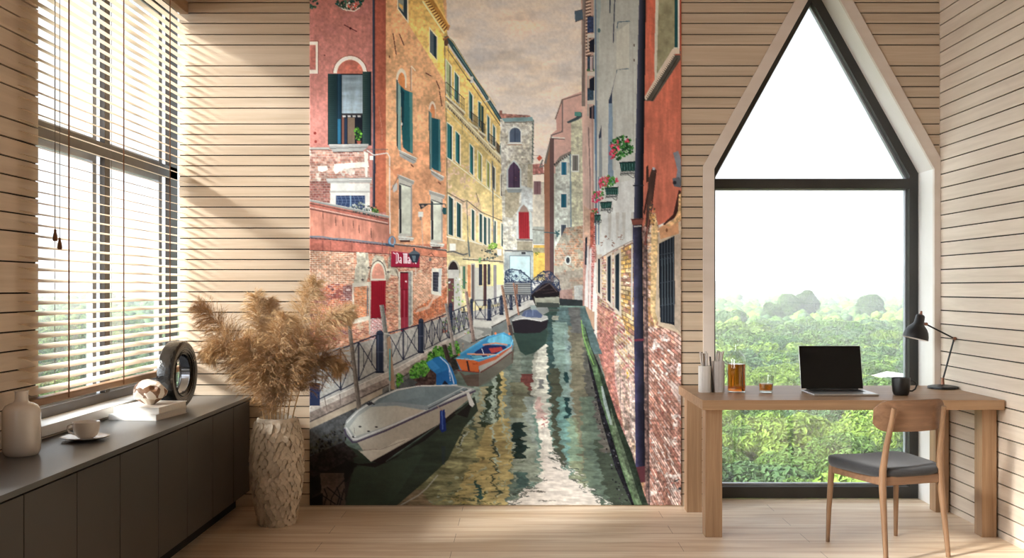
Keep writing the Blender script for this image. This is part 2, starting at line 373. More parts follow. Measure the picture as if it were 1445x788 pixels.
    bricks(bz, [(437,210),(527,210),(527,300),(437,300)], 17, 26, [(170,104,84),(182,124,102),(150,92,78),(192,142,122)], (176,150,132), .18, (200,182,164), .62)
    for q in ([(449,235),(462,234),(463,240),(455,243),(449,241)],[(472,232),(520,228),(521,236),(486,238),(474,246),(471,240)],[(514,214),(520,216),(519,250),(516,250)]): P(q,(212,198,180),[(F2,.08)])
    bricks([(437,256),(466,256),(466,292),(437,285)], [(437,210),(527,210),(527,300),(437,300)], 17, 26, [(140,72,62),(150,88,76),(128,66,60)], (150,118,104), .2)
    R(437,208,465,211,(158,150,140)); R(437,211,465,212,(90,56,50))
    P([(464,204),(521,203.5),(519,208.5),(512,213.5),(471,215),(466,209)],(150,146,138),[(F2,.12)]); L([(466,209.5),(519,208)],1,(96,92,88)); L([(470,215),(513,214)],1.2,(70,50,46)); L([(465,204.6),(520,204)],1,(196,190,178))
    # pipes and cables
    L([(527.5,-24),(528,150),(528.5,240),(528,292)],3.6,(34,38,52)); L([(526.8,-24),(527.4,150),(527.8,292)],.8,(70,76,92))
    L([(518,212),(528,219),(547,216),(550,221),(550.3,240),(550.6,330)],1.5,(196,188,176)); L([(517,211),(548,211)],.7,(90,84,80)); R(522,220,527,226,(208,202,190)); L([(535,150),(539,180),(540,200)],.4,(220,180,150),.6)
    # lower pedimented window
    P([(460,251.5),(526,250.5),(524,258),(463,258.5)],(150,146,138),[(F2,.1)]); L([(461,254),(525,253.5)],1,(206,200,190)); R(467,258.5,522.5,270,(196,190,178),[(F2,.05)]); R(465.5,269.5,523,272,(160,154,144)); R(466.5,272,522.5,300,(198,190,178),[(F2,.05)]); R(474.5,276,515.5,300,(38,54,88))
    for k in range(7): L([(475+k*6,276),(478+k*6,284),(475+k*6,292)],.5,(130,140,160),.8)
    for y in (279,283,287): L([(475,y),(515,y)],.5,(110,124,150),.7)
    R(494.7,276,495.8,296,(120,150,176))
    # garden wall slanted cap
    P([(437,283),(549,306),(551,362),(437,362)],(176,92,74),ST2); P([(437,296),(549,318),(549,344),(437,334)],(192,116,92),[(F1,.14),(F3,.13),(F2,.08)])
    for x, y in ((456,300),(474,306),(484,310),(499,312),(507,318),(524,322)): L([(x,y),(x+.5,y+8+x%7)],1.2,(70,44,38),.7)
    blobs(60,[(492,292),(500,287),(510,286),(526,292),(528,297),(512,299),(496,297)],[(126,132,124),(168,172,160),(80,90,78),(196,196,186)],1,2.4,71)
    blobs(30,[(524,292),(532,292),(536,301),(526,299)],[(54,92,34),(80,120,44),(30,54,34)],1,2,72); blobs(24,[(496,297),(534,303),(534,306),(500,299)],[(30,38,38),(46,54,50)],1,2,73)
    L([(437,283),(549,306.5)],3.2,(128,126,118)); L([(437,281.6),(549,305)],.9,(176,172,160)); L([(437,287),(548,310)],1.1,(70,50,46)); L([(437,292.5),(548,315)],1.2,(196,160,140)); L([(437,294.8),(548,317)],1.6,(92,58,50))
    L([(437,334),(455,334.5),(470,337),(490,338),(510,340.5),(549,345)],2.3,(104,112,122)); L([(437,336),(470,338.6),(549,347)],1.2,(44,44,54))
    for x in (456,467,497,540): L([(x,340),(x,357)],.8,(110,56,46),.8)
    P([(628,344),(631,344),(631,364),(548,356),(548,346)],(184,104,74),ST2)
    L([(437,353.5),(500,356),(550,359),(631,364)],1.1,(70,36,32))
    # ---- brick wall at street level
    bw = [(437,354),(552,359.5),(631,364),(632,470),(583,500),(437,520)]
    q = [(437,354),(631,364),(631,447),(437,485)]
    bricks(bw, q, 40, 44, [(176,98,66),(190,116,82),(160,82,58),(196,138,104),(150,74,56)], (198,160,130), .20, (190,160,128), .62)
    bricks([(437,354),(500,357),(500,400),(437,415)], q, 40, 44, [(178,116,84),(190,128,96),(170,106,78)], (206,178,148), .22, (206,184,156), .7)
    bricks([(437,415),(470,400),(497,402),(498,470),(437,500)], q, 40, 44, [(190,88,50),(178,92,70),(200,100,56),(122,60,58)], (196,160,140), .18, (140,70,60), .5)
    P([(503,356),(520,357),(522,380),(518,398),(500,400),(501,380),(504,372)],(176,164,140),[(F2,.12),(FS,.14)])
    P([(530,360),(541,362),(546,376),(552,390),(546,398),(543,376),(536,370),(528,374),(524,380),(526,366)],(178,164,138),[(F2,.12),(FS,.14)])
    P([(548,364),(552,362),(553,377),(562,380),(562,390),(548,388)],(164,150,126),[(F2,.15),(FS,.18)])
    for x, y in ((512,395),(521,378),(548,384),(470,409),(491,412),(451,442)): E(x,y,1.8,1.6,(60,50,50),(),.8)
    bricks([(484,404),(497,402),(497,425),(490,424),(484,414)], q, 40, 44, [(110,60,58),(130,70,64),(190,160,150)], (160,130,120), .2)
    P([(497.5,400),(521,398),(521.5,404),(499.5,405.5),(500.5,450),(521,446),(522,452),(498,457.5)],(196,184,162),[(F2,.1)]); P([(520.5,398),(523.5,398),(523,470),(521,474)],(176,166,146),[(F2,.1)]); L([(519,404),(518.5,446)],1.4,(84,96,100))
    bricks([(500.5,405.5),(518,404),(518,446.5),(500.5,450.5)], q, 40, 44, [(196,104,58),(204,118,70),(186,96,56)], (206,160,120), .2)
    bricks([(524,450),(546,448),(546,470),(522,482)], q, 40, 44, [(160,84,80),(176,110,104),(150,76,72)], (206,190,184), .25)
    # arched red shutter
    E(533.8,388,11.6,20.5,(70,60,54),(),1,180,360); E(533.8,389,10.8,20,(198,186,160),[(F2,.08)],1,180,360); R(523,388,544.8,397,(190,176,150),[(F2,.08)])
    E(534,390,8.8,18,(206,130,104),ST,1,180,360); R(525.3,389,542.8,394.5,(206,130,104)); R(524,393.5,545,396.5,(204,190,168)); G([(524,396.5),(544.8,396),(544.5,448.5),(523.5,449.5)],(158,12,28),(134,8,24),'y')
    for k in range(6): L([(526.6+k*3,397),(526.4+k*3,448)],.5,(108,4,18),.6)
    L([(523,449.8),(545,448.5)],1,(70,20,26))
    # red door
    P([(562.5,384),(583,382),(583,458),(578,462),(562.5,468)],(190,180,158),[(F2,.1),(FS,.08)]); P([(576,385),(581,384),(581,458),(576,462)],(140,138,130),[(F2,.15),(FS,.15)]); P([(565,384),(576.5,384),(576.5,467),(566,470)],(140,16,34)); P([(565,384),(576.5,384),(576.5,386),(565,386)],(60,10,20))
    R(570.3,410,571.5,463,(190,70,90)); R(569,384,569.7,408,(100,8,22)); L([(566,409),(576,409)],1.2,(100,8,24)); E(573.3,397.5,1.2,1.3,(226,206,200)); R(567,448,575.8,466,(160,44,62),(),.7)
    bricks([(584,384),(608,386),(608,444),(584,455)], q, 40, 44, [(184,120,84),(194,134,98),(172,106,74)], (206,172,142), .2)
    bricks([(584,438),(612,420),(631,404),(631,440),(600,452),(584,460)], q, 40, 44, [(184,92,50),(170,84,52),(196,104,60)], (186,140,110), .1)
    P([(604,432),(616,412),(622,418),(612,424),(606,436),(586,442),(590,436)],(206,186,164),[(F2,.1)],.6)
    # grille window
    P([(609.5,378.5),(624,379),(623,418),(609,415.5)],(196,188,168),[(F2,.08)]); P([(611,384),(619.5,384.3),(618.5,412),(611,411)],(34,34,44)); P([(619.5,380),(623,380),(622.5,416),(619,412)],(176,176,170))
    for k in range(6): L([(611,387+k*4.4),(619,388+k*4.4)],.5,(104,104,114),.8)
    for k in range(3): L([(613+k*2.4,384),(613+k*2.4,411)],.5,(96,96,106),.8)
    E(607.5,366.5,2,2.3,(90,90,88)); L([(605,360),(609,357),(613,362)],1,(90,50,40)); L([(587,378),(587,390)],1.2,(206,190,170)); L([(559,380),(563,393)],.8,(60,44,40))
    # sign board and lettering
    P([(552.5,354.5),(592.5,359),(592.5,377.5),(552,376.5)],(152,16,44),[(F2,.06)]); L([(552.5,376.8),(592.5,377.9)],1,(66,12,26)); L([(553,354.6),(592,359)],.7,(200,70,90)); L([(550.5,354),(551,376)],1.2,(60,50,60),.7)
    wt = (232,214,212)
    L([(555.3,357),(557.6,358)],1.1,wt); L([(557,357.6),(558.4,359)],1.2,wt)
    L([(560,357.5),(559.9,371.3)],1.3,wt); L([(559.6,357.4),(561.6,357.8),(562.7,360),(562.7,368.5),(561.3,371),(559.3,371.6)],1.1,wt); L([(559,372),(561,371)],.8,wt)
    L([(564,364.6),(565.6,363.2),(566.6,364.6),(566.7,371.6)],1.0,wt); L([(566.4,367),(564.4,368),(564.2,370.6),(566.2,371.2)],1.0,wt)
    for x in (570.6,572.7,574.6): L([(x,358.3),(x+.1,371.8)],1.1,wt)
    L([(569.2,358.4),(575.4,358.6)],1.1,wt)
    L([(576.3,364.6),(577.6,363.4),(578.3,365),(578.4,372)],.9,wt); L([(578,367),(576.4,368.6),(576.6,371.6),(578.2,371.4)],.9,wt)
    L([(580,366),(580,372.4)],.9,wt); L([(583.7,370.5),(583.8,373)],.9,wt); L([(586.2,370.5),(587,372.6),(588,370.5)],.9,wt)
    # blue hose coil
    E(553.5,341,5.6,7.8,(70,102,130)); E(553.5,341,4.4,6.6,(110,150,180)); E(554,340,2.6,5,(150,100,80)); L([(545,345),(556,348)],3,(44,66,86))
    L([(557,345),(570,347),(590,348.5),(610,351.5),(631,354)],2,(74,66,62)); L([(557,344),(590,347),(631,352.5)],.8,(170,160,150))
    # lantern in front of sign
    P([(577,358),(583,354),(586,353.5),(592,357),(593.5,359),(576,359)],(72,84,92)); P([(577,359),(593.5,359),(589.5,371),(582,371)],(34,42,54)); P([(581.5,361),(587,361),(586.5,369),(583.5,369)],(84,100,108)); R(583.5,350,586,354,(50,54,60))
    # shuttered windows on the orange wall
    def sill(x0, y0, x1, y1, h):
        P([(x0,y0),(x1,y1),(x1-1,y1+h*.7),(x1-5,y1+h),(x0+1,y0+h*1.1)],(150,144,134),[(F2,.1)]); L([(x0,y0),(x1,y1)],1,(208,200,186)); L([(x0+1,y0+h*.5),(x1-2,y1+h*.5)],.7,(90,84,78)); L([(x1-8,y1+h+1),(x1-5,y1+h+4)],2,(110,60,44))
    E(566.8,112,7.4,15.5,(206,188,162),[(F2,.05)],1,180,360); R(559.5,111,574.2,124,(206,188,162)); E(567,114,4.9,11.5,(202,118,60),ST,1,180,360); P([(562.3,113),(572,113),(572,128),(562.3,122)],(202,118,60))
    P([(559.5,112),(566,122),(566,216),(562.5,211),(560,205)],(120,150,140),[(F3,.12)]); P([(559.8,112),(561.5,113),(562,210),(560.2,206)],(26,40,48))
    P([(565.5,121),(572,127),(582.5,131),(583,217),(576,214),(569,208),(567,180)],(22,80,84),[(F3,.06)]); P([(578,129.5),(582.5,131),(583,217),(579,215)],(60,116,112)); P([(566,124),(571,130),(570,178),(567,180)],(16,52,62)); E(567.5,175,1.2,2,(200,200,190))
    sill(563.5,212,588.5,223.5,8)
    E(610.5,156,5,13,(206,184,160),(),1,180,360); R(606,154,615.6,170,(204,160,120)); E(610.7,158,3.2,11,(204,120,70),ST,1,180,360); P([(607.5,156),(614,156),(614,168),(607.5,164)],(204,122,72))
    P([(605.3,156),(609.5,160),(609.8,240),(607,239)],(96,128,122),[(F3,.1)]); P([(605.3,156),(606.3,157),(607.6,239),(606.6,239)],(30,50,58)); P([(609.5,166),(621.5,169),(622.3,243),(612,239),(609.5,236)],(18,72,82),[(F3,.06)]); P([(619,168.5),(621.6,169.2),(622.4,243),(619.6,242)],(52,106,108))
    sill(608,239.5,627,250,6)
    L([(581,93),(581,128)],.9,(214,196,170)); L([(581,93),(586.5,100)],1.2,(214,196,170)); L([(580,95),(580,128)],.6,(130,80,60))
    # top windows orange wall
    P([(561,-24),(576,-24),(577,33.5),(561,13)],(206,190,160)); P([(562.5,-24),(575,-24),(575,29),(562.5,12)],(40,54,60)); P([(563,-24),(570,-24),(570,18),(563,10)],(120,124,112)); P([(563.5,4),(569,8),(569,14),(563.5,9)],(196,150,70))
    P([(605.8,37),(609,41),(618,52),(617.5,86.5),(606,74)],(216,196,150)); P([(606.8,41),(616,52),(616,83),(606.8,73)],(74,88,92)); P([(612.5,48),(616.4,52),(616.4,84),(612.6,79)],(30,48,60))
    # stone framed windows
    def stonewin(x0, x1, y0, y1, sl, cap, silln):
        k = x1-x0
        P([(x0-1,y0-sl),(x1+3,y0+cap),(x1+2,y0+cap+5),(x0-1,y0+5)],(140,134,124),[(F2,.1)]); L([(x0-1,y0-sl),(x1+3,y0+cap)],1,(190,184,172)); P([(x0+1,y0+4),(x1,y0+cap+4),(x1,y1),(x0+1,y1)],(170,162,146),[(F2,.06)]); P([(x0+2,y0+12),(x1-2.5,y0+18),(x1-2.5,y1-4),(x0+2,y1-4)],(184,182,160),[(F1,.1),(F2,.1)]); P([(x0+1.5,y0+13),(x0+4.5,y0+15),(x0+5,y1-5),(x0+2,y1-4)],(42,38,42)); L([(x0+2,y0+12),(x1-2,y0+17)],1.4,(84,80,76)); L([(x1-1,y0+cap+5),(x1-1,y1)],1,(110,104,100))
        P([(x0,y1-1),(x1+3,y1+1.5),(x1+1,y1+6),(x0+1,y1+5)],(196,190,176),[(F2,.08)]); L([(x0+1,y1+2.5),(x1+2,y1+4.5)],.8,(120,110,100)); R(x0+3,y1+5,x1-3,y1+8,(80,48,40))
    stonewin(562,582,247,334,1,9,0); stonewin(607,625,270,343,1,6,0)
    P([(554,262),(561,258),(561,268),(556,272)],(170,164,156)); L([(553,268),(562,250)],.7,(90,70,60)); P([(546,230),(556,240),(566,236),(572,240),(560,252)],(190,104,66),(),.5)
    # lantern bracket
    L([(592,288.5),(625,288)],1.6,(34,52,56)); P([(592,288),(606,288),(594,296)],(40,44,50)); E(597,291,2,1.6,(150,120,100)); R(590.5,299,597.5,306.5,(200,194,180)); R(592.5,306,595.5,311,(120,110,100)); L([(595.5,311),(597,348)],1,(180,150,130)); L([(625,288),(629,288),(629,292)],1,(30,50,56)); P([(625,293),(631,293),(632,298),(630,303),(626,303),(624.5,298)],(24,66,70))
    # ---- yellow facade
    yf = [(627.5,58),(714,182),(714,440),(632,440)]
    G(yf,(212,174,84),(204,176,112),'y',ST2,60,300)
    P([(632,225),(655,245),(680,290),(700,300),(714,312),(714,345),(632,300)],(204,172,110),ST2,.8)
    T([(630,222),(668,236),(680,300),(700,330),(631,285)], lambda x,y,v,s: np.where((F2[s]+.5*FS[s]>.02)[...,None], np.array([184,150,116],np.float32)*(1+.14*FS[s])[...,None], v))
    P([(632,336),(714,352),(714,372),(632,360)],(176,152,110),ST2); P([(632,360),(714,372),(714,440),(632,440)],(196,176,120),ST2); P([(694,372),(713,374),(713,402),(694,404)],(212,204,120),[(F2,.05)])
    L([(627.5,60),(630,160),(632,345)],1.4,(110,84,64),.8); L([(633,64),(634,130)],.7,(90,70,60),.6)
    P([(627,52),(632,50),(640,58),(714,176),(716,183),(712,183),(676,124),(640,72)],(44,72,76)); L([(640,66),(680,126),(713,180)],1,(90,124,122)); L([(633,52),(640,60),(676,116),(700,150)],1.0,(190,160,100)); L([(632,70),(712,186)],1.2,(110,90,60)); E(630,60,3,5,(90,60,44)); L([(626,56),(633,52)],3,(150,90,50)); R(664,108,668,117,(196,190,176)); L([(660,112),(664,114)],2,(80,70,60)); L([(684,144),(691,141),(690,138)],1.4,(200,196,180))
    # its windows: (x0, x1, ytop0, ytop1, ybot0, ybot1, shutter colour)
    def yw(x0, x1, a0, a1, b0, b1, c=(30,104,104), f=(214,206,182), fr=.9):
        P([(x0-fr,a0-1.5),(x1+fr,a1-1),(x1+fr,b1+1.5),(x0-fr,b0+.5)],f); P([(x0+.2,a0+.3),(x1-.3,a1+.5),(x1-.3,b1),(x0+.2,b0)],c,[(F3,.1)]); P([(x0+(x1-x0)*.62,a0+(a1-a0)*.62+.5),(x1-.3,a1+.5),(x1-.3,b1),(x0+(x1-x0)*.62,b0+(b1-b0)*.62)],np.array(c)*.55)
    yw(630,637,84,94,130,140,(150,160,110)); yw(642,648,101,109,140,147,(60,110,100)); yw(662.5,667.5,128,136,166,172,(44,104,100))
    yw(675.5,679,143,145,178,182,(20,86,90)); yw(679.5,683,148,151,184,190,(16,66,76),(204,170,90)); yw(688,691.5,162,167,198,202,(60,110,110)); yw(696,699.5,175,181,205,210,(60,104,104)); yw(706.5,709,190,194,222,226,(50,100,106))
    yw(631.5,638.5,173,179,222,226); yw(643.5,649.5,185,191,227,233); yw(663.5,668.5,203,209,243,248); yw(675,680,213,220,252,257,(150,152,70)); yw(687.5,691.5,226,232,262,267,(150,152,70)); yw(696,699,234,238,264,270,(70,70,64)); yw(707,710,246,249,276,280,(90,80,70))
    L([(632,223),(680,260),(712,284)],1.2,(214,204,170))
    # balconies and dentil cornice
    def balc(x0,y0,x1,y1,h=17):
        for k in range(12):
            a = lerp((x0,y0),(x1,y1),k/11); L([a,(a[0],a[1]-h)],.5,(54,44,40),.8)
        L([(x0,y0-h),(x1,y1-h)],.8,(50,40,40)); L([(x0,y0-h*.4),(x1,y1-h*.4)],.5,(60,50,44),.8); P([(x0-1,y0),(x1+1,y1),(x1+1,y1+3),(x0-1,y0+3)],(196,186,158)); P([(x0,y0+3),(x1,y1+3),(x1-2,y1+6),(x0+1,y0+7)],(120,104,80))
    balc(630,134,656,158,18); balc(663,172,675,181,15); balc(676,183,685,190,14); balc(690,200,699,208,12); balc(700,212,706,219,12); balc(708,226,714,231,10)
    P([(628,142),(640,148),(713,230),(714,240),(640,160),(629,152)],(186,168,124),[(F2,.1)])
    for k in range(34):
        a = lerp((632,150),(712,236),k/33); b = 1.6-k*.02; P([(a[0],a[1]-1.5),(a[0]+b,a[1]),(a[0]+b,a[1]+3),(a[0],a[1]+1.5)],(58,44,34))
    L([(630,143),(713,229)],1.1,(222,210,176)); L([(630,156),(713,241)],1,(206,190,140)); L([(652,168),(653,190)],1,(110,90,60),.5)
    # lower storeys
    for x0,x1,a0,a1,b0,b1 in ((633.5,640,276,281,331,333),(645,651,285,289,334,336),(666,670,295,298,338,341),(677,681,301,303,341,343),(683,687,305,308,344,347),(689.5,692,307,309,344,347),(698,700.5,311,313,350,352),(708,710.5,315,317,347,349)):
        yw(x0,x1,a0,a1,b0,b1,(34,70,70),(200,190,166),1.3)
    L([(631,334),(656,340)],2,(206,196,172)); L([(663,340),(682,346)],1.6,(200,190,166)); L([(632,272),(655,285),(659,283),(680,300),(714,314)],1.1,(80,70,60)); L([(659,284),(661,345)],1.2,(90,90,84)); L([(661,340),(663,362)],2,(70,84,86)); L([(695,228),(697,345)],1.4,(74,80,92)); L([(672,272),(676,286)],.8,(70,60,50))
    R(635,344,643.5,354,(206,200,186)); R(702,352,708,361,(212,206,190)); L([(631,356),(640,355),(654,360),(660,358)],2.2,(78,76,74)); L([(654,366),(713,370)],1.6,(70,64,58)); L([(654,364.5),(713,368.5)],.6,(190,180,150))
    # arched passage and ground floor
    E(640.5,386,9.5,19,(150,140,116),[(F2,.1)],1,180,360); E(640,388,7.6,19,(38,28,28),(),1,180,360); P([(632.5,381),(648,381),(652,450),(632.5,450)],(168,162,150),[(F2,.1)]); R(632.5,393,641,440,(96,56,52),[(F3,.1)])
    R(652.5,374,659,412,(172,150,110)); R(653.5,376,657,408,(52,92,70)); R(660,374,664.5,420,(196,120,70),ST); R(665,372,671,425,(160,152,140)); R(666,374,669.5,426,(88,76,72)); R(671,378,676,425,(176,168,150)); R(676,373,681,403,(40,44,58)); R(682.5,373,687,432,(66,40,42)); R(688.5,373,692,402,(40,44,60)); R(696.5,374,701,430,(128,120,120)); R(672,404,682,432,(170,166,152)); R(687,404,697,430,(176,170,154)); R(701,402,713,428,(186,182,168)); R(650,376,652.4,430,(190,178,150))
    blobs(46,[(690,346),(694,343),(701,344),(702,349),(695,352),(690,351)],[(120,160,50),(160,190,70),(70,110,30)],.9,2,80); blobs(30,[(680,352),(702,350),(702,366),(682,366)],[(30,34,36),(60,64,60),(110,120,110)],.9,2.4,81); blobs(10,[(676,364),(680,364),(680,370),(676,370)],[(80,140,70)],.8,1.6,82)
    blobs(36,[(630,396),(656,388),(664,394),(654,420),(664,440),(640,440)],[(110,150,60),(196,200,190),(90,120,60),(140,150,90)],.8,2,83)
    # ---- pale tower
    bricks([(706,168),(751.5,168),(752,440),(712,440)],[(706,168),(752,168),(752,440),(706,440)],14,70,[(172,164,144),(178,170,150),(166,156,136),(182,174,156)],(186,178,160),.14,(180,174,160),.3,.05,1,F1)
    T([(706,168),(751.5,168),(752,440),(712,440)], lambda x,y,v,s: v*(1+.06*FS[s]+.04*F2[s])[...,None]); P([(745,232),(752,232),(752,268),(744,268)],(176,160,124),ST2,.7); P([(713,268),(734,270),(732,296),(722,308),(713,306)],(146,132,104),ST2,.8); P([(736,262),(752,266),(752,300),(736,290)],(176,182,180),ST2,.7)
    P([(704,160),(748,163),(751,168),(708,167)],(150,98,84),[(F2,.2),(FS,.2)]); P([(708,167),(751,165),(753.5,171),(712,172)],(110,142,142),[(F2,.12)]); L([(712,173),(752,172)],1,(70,66,62)); L([(752.8,170),(751.5,230)],2,(112,120,110)); R(705,156,709,162,(140,90,76))
    for k in range(10): L([(751,174+k*5.4),(753.5,176+k*5.4)],1,(60,70,66))
    R(717.5,184,736.5,203,(206,204,192)); E(727,188,9.5,9.8,(206,204,192),(),1,180,360); R(719.3,187,735,201,(74,88,108),[(F3,.1)]); E(727.2,188,7.8,7.6,(74,88,108),(),1,180,360); L([(727,181),(727,201)],.7,(48,58,78)); L([(716,203),(738,203)],1.2,(200,196,184)); L([(717,204.6),(737,204.6)],1,(150,100,70))
    P([(715,267),(715,240),(719,232),(725.5,226),(732,232),(736,240),(736,267)],(176,182,176)); P([(717.3,265),(717.3,240),(720,234),(725.5,228.5),(731,234),(734.2,240),(734.2,265)],(72,52,74),[(F3,.15)]); L([(725.5,229),(725.5,265)],.6,(50,34,54)); blobs(14,[(718,240),(734,240),(734,264),(718,264)],[(130,66,66)],.4,.8,84); P([(715,267),(737,267),(735,272),(717,272)],(126,134,132))
    P([(729,338),(729.5,300),(733,292),(739,286.5),(746,294),(751,302),(752,338)],(186,190,182),[(F2,.06)]); P([(732.3,338),(732,300),(735.5,293),(739.5,289),(744,294),(747,300),(747.8,338)],(150,122,108)); P([(732,299.5),(746.6,299.5),(747.8,337),(732.5,337)],(152,30,36),[(F3,.12)]); L([(730,338.5),(753,339)],2,(104,96,92))
    for k in range(4): L([(735+k*3.1,300),(735.2+k*3.1,336)],.5,(116,14,22),.7)
    R(730,341,751,354,(140,128,104),ST2); L([(713,354),(754,355)],2,(90,92,92)); R(712,356,754,400,(150,156,152),ST2); R(720,362,748,396,(176,200,198),[(F2,.06)]); L([(719.5,396),(719.5,361),(748.5,361),(748.5,396)],1,(96,110,116)); R(736,356,742,359,(50,50,54))
    # ---- houses at the end of the canal
    R(752,257,770,340,(200,188,166),ST); P([(752,232),(766,231),(768,246),(752,247)],(176,108,98),[(F2,.15),(FS,.2)]); L([(752,246.5),(770,245)],1,(120,104,92)); R(753.5,256,763.5,274.5,(124,88,90)); L([(758.5,256),(758.5,274)],.5,(90,60,64)); R(752,320,771,345,(150,152,140),ST2); L([(752,324),(772,326)],2,(120,116,104)); R(753,346,771,396,(206,162,62),ST); R(752,350,772,357,(150,138,100),ST2); blobs(12,[(754,356),(762,356),(760,362),(754,362)],[(110,120,40)],.8,1.6,85)
    P([(762,219),(766,223),(761,227.5),(757.5,223)],(206,84,60)); R(752,219.3,761,220.2,(150,130,116)); L([(766,226),(762,236),(768,234)],2,(110,110,104)); 
    P([(768,232),(778,190),(792,178),(793,140),(824,128),(824,260),(782,260),(782,400),(769,400)],(196,150,134),[(F1,.04),(F2,.04)])
    P([(768,232),(778,196),(779,400),(769,400)],(150,96,70),[(F3,.1)]); P([(768,230),(777.5,192),(779.5,192),(771,232)],(110,100,90)); G([(776,196),(782,194),(782,400),(776,400)],(98,74,70),(84,56,56),'y')
    L([(784,168),(793.5,141),(820,133)],1.6,(112,88,78)); L([(793.5,141),(793.5,186),(778,191)],1.6,(96,84,82)); P([(785,168),(793,145),(793,184),(786,187)],(190,140,124)); L([(779,194),(797,195)],1.8,(206,196,180)); L([(780,196),(797,196.5)],1,(70,60,60))
    P([(782,245),(790,244),(826,200),(826,440),(782,440)],(182,180,160),ST); 
    P([(784,236),(797,217),(806,215),(806,440),(782,440)],(184,186,172),ST2); P([(781,234),(790,221),(806,213),(807,217),(795,222),(785,236)],(120,108,98)); 
    for k in range(9): a = lerp((783,232),(806,217),k/8); E(a[0],a[1],1,1.3,(56,54,54))
    P([(800,172),(812,166),(822,158),(824,163),(812,172),(802,174)],(56,72,76)); P([(806,173),(826,165),(826,440),(806,440)],(186,182,150),ST2); T([(784,240),(826,170),(826,440),(782,440)], lambda x,y,v,s: v*(1+.06*FS[s]+.05*F2[s])[...,None])
    R(811,158,820,164,(70,130,116)); 
    for x0,y0,x1,y1,c in ((792.5,229,799.5,247,(30,100,130)),(792,274,799.5,293,(28,88,108)),(792,317.5,799,335,(64,72,84)),(808,219.5,816,241,(112,108,100))):
        R(x0-1.6,y0-1.6,x1+1.6,y1+1.8,(200,200,186)); R(x0,y0,x1,y1,c); L([((x0+x1)/2,y0),((x0+x1)/2,y1)],.6,np.array(c)*.7)
    L([(805,218),(806.5,380)],1.8,(104,128,138)); L([(825,160),(826,370)],1.6,(52,66,84))
    bricks([(783,352),(798,322),(826,318),(826,432),(782,428)],[(782,320),(826,320),(826,430),(782,430)],11,34,[(168,104,74),(178,120,86),(140,104,84),(160,130,104)],(170,150,124),.16,(150,140,120),.1,.15,.85)
    P([(783,385),(826,380),(826,430),(783,425)],(118,104,92),ST2,.55); P([(810,404),(825,402),(823,424),(811,424)],(160,164,160),ST2,.7); P([(790,410),(808,408),(808,425),(790,425)],(134,84,78),ST2,.5); E(801.5,367.5,4.6,6.6,(196,196,184)); E(801.7,367.5,2.6,4.3,(50,54,60))
    L([(768,328),(782,329),(790,331)],1.4,(54,84,88)); blobs(14,[(784,326),(790,326),(790,334),(784,334)],[(50,90,92)],.8,1.6,86)
    P([(783,421),(825,424),(825,436),(783,434)],(34,38,40),[(F2,.2)])
    # ---- right pale facade
    G([(826,-24),(905,-24),(905,340),(850,372),(842,375),(826,380)],(140,140,130),(196,194,182),'y',[(F3,.05),(F1,.03)],-24,300)
    G([(820,-24),(838,-24),(838,440),(824,440)],(150,118,100),(196,160,144),'y',[(F3,.12)],-24,240)
    P([(822,-24),(826,-24),(826,150),(821,150)],(120,104,94)); 
    for k in range(20): L([(827,-8+k*4.6),(834,-10+k*4.6)],1.6,(70,50,44)); L([(827,-6+k*4.6),(833,-8+k*4.6)],1,(206,180,150))
    L([(826.5,-24),(823,130)],1.4,(96,82,76))
    P([(811,16),(822,13.5),(823,27),(812,31)],(62,80,94)); L([(811,16),(822,13.5)],.7,(40,50,60)); L([(822,28),(834,34)],.6,(60,60,70)); L([(812,31),(823,27)],.8,(80,60,60))
    for y, h, c in ((24,22,(36,46,78)),(80,20,(40,52,66)),(125,17,(36,58,76))):
        R(829,y,838,y+h,c,[(FS,.3)]); L([(829,y),(838,y-1)],1,(30,34,48))
        for k in range(5): L([(830+k*2,y),(830+k*2,y+h)],.5,(86,96,110),.7)
    for y in (48,102,142): P([(829,y),(840,y-1),(840,y+5),(829,y+5)],(176,166,152)); P([(832,y+10),(839,y+6),(839,y+26),(832,y+25)],(26,28,40)); R(829,y+5,831,y+22,(150,140,130))
    R(828,97.5,839,100.5,(50,90,56)); R(833,80,837,100,(176,158,150)); R(835.5,81,836.5,99,(90,60,60))
    L([(840.5,-24),(841,100),(841.5,240),(841,345)],2.2,(86,104,122)); L([(840,150),(841,240)],2,(84,116,150)); P([(843,-24),(848,-24),(848,14),(845,40),(843,200)],(120,136,136),(),.7); E(845.5,43,2,3,(60,90,96))
    L([(861,-24),(860.8,18)],1.8,(40,50,66)); L([(868.5,-24),(867,18),(865.5,60)],1.4,(44,48,66)); L([(871,40),(872,31),(889,30)],1.2,(60,84,98)); L([(869.5,104),(871,98),(887,97)],1.2,(60,84,98)); L([(869.5,104),(864,128),(862,142)],1,(90,96,110)); P([(870,45),(888,32),(888,96),(870,99)],(178,172,154),[(F3,.05)],.6)
    P([(859,142),(864,128),(864,146),(859,146)],(44,56,80)); P([(859,146),(864.5,146),(866,260),(858,260)],(112,132,150),[(F3,.08)]); P([(845,192),(849,176),(849,194),(845,196)],(54,60,76)); P([(845.5,196),(849.5,194),(850,250),(845.5,250)],(130,136,138)); P([(866,60),(870,60),(869,240),(864,240)],(160,158,146),(),.6); L([(893,60),(894,200)],1,(150,146,136)); E(895,64,1,2,(90,80,74)); E(895,85,1,2,(90,80,74))
    L([(836,150),(838,360)],2.5,(150,110,100),.6); L([(830.5,180),(833,250),(833,310)],1.4,(110,90,86)); L([(845,250),(845,345)],2,(96,126,146),.8)
    P([(850,305),(858,262),(905,250),(905,338),(845,370)],(196,194,186),[(F3,.06),(F2,.04)]); 
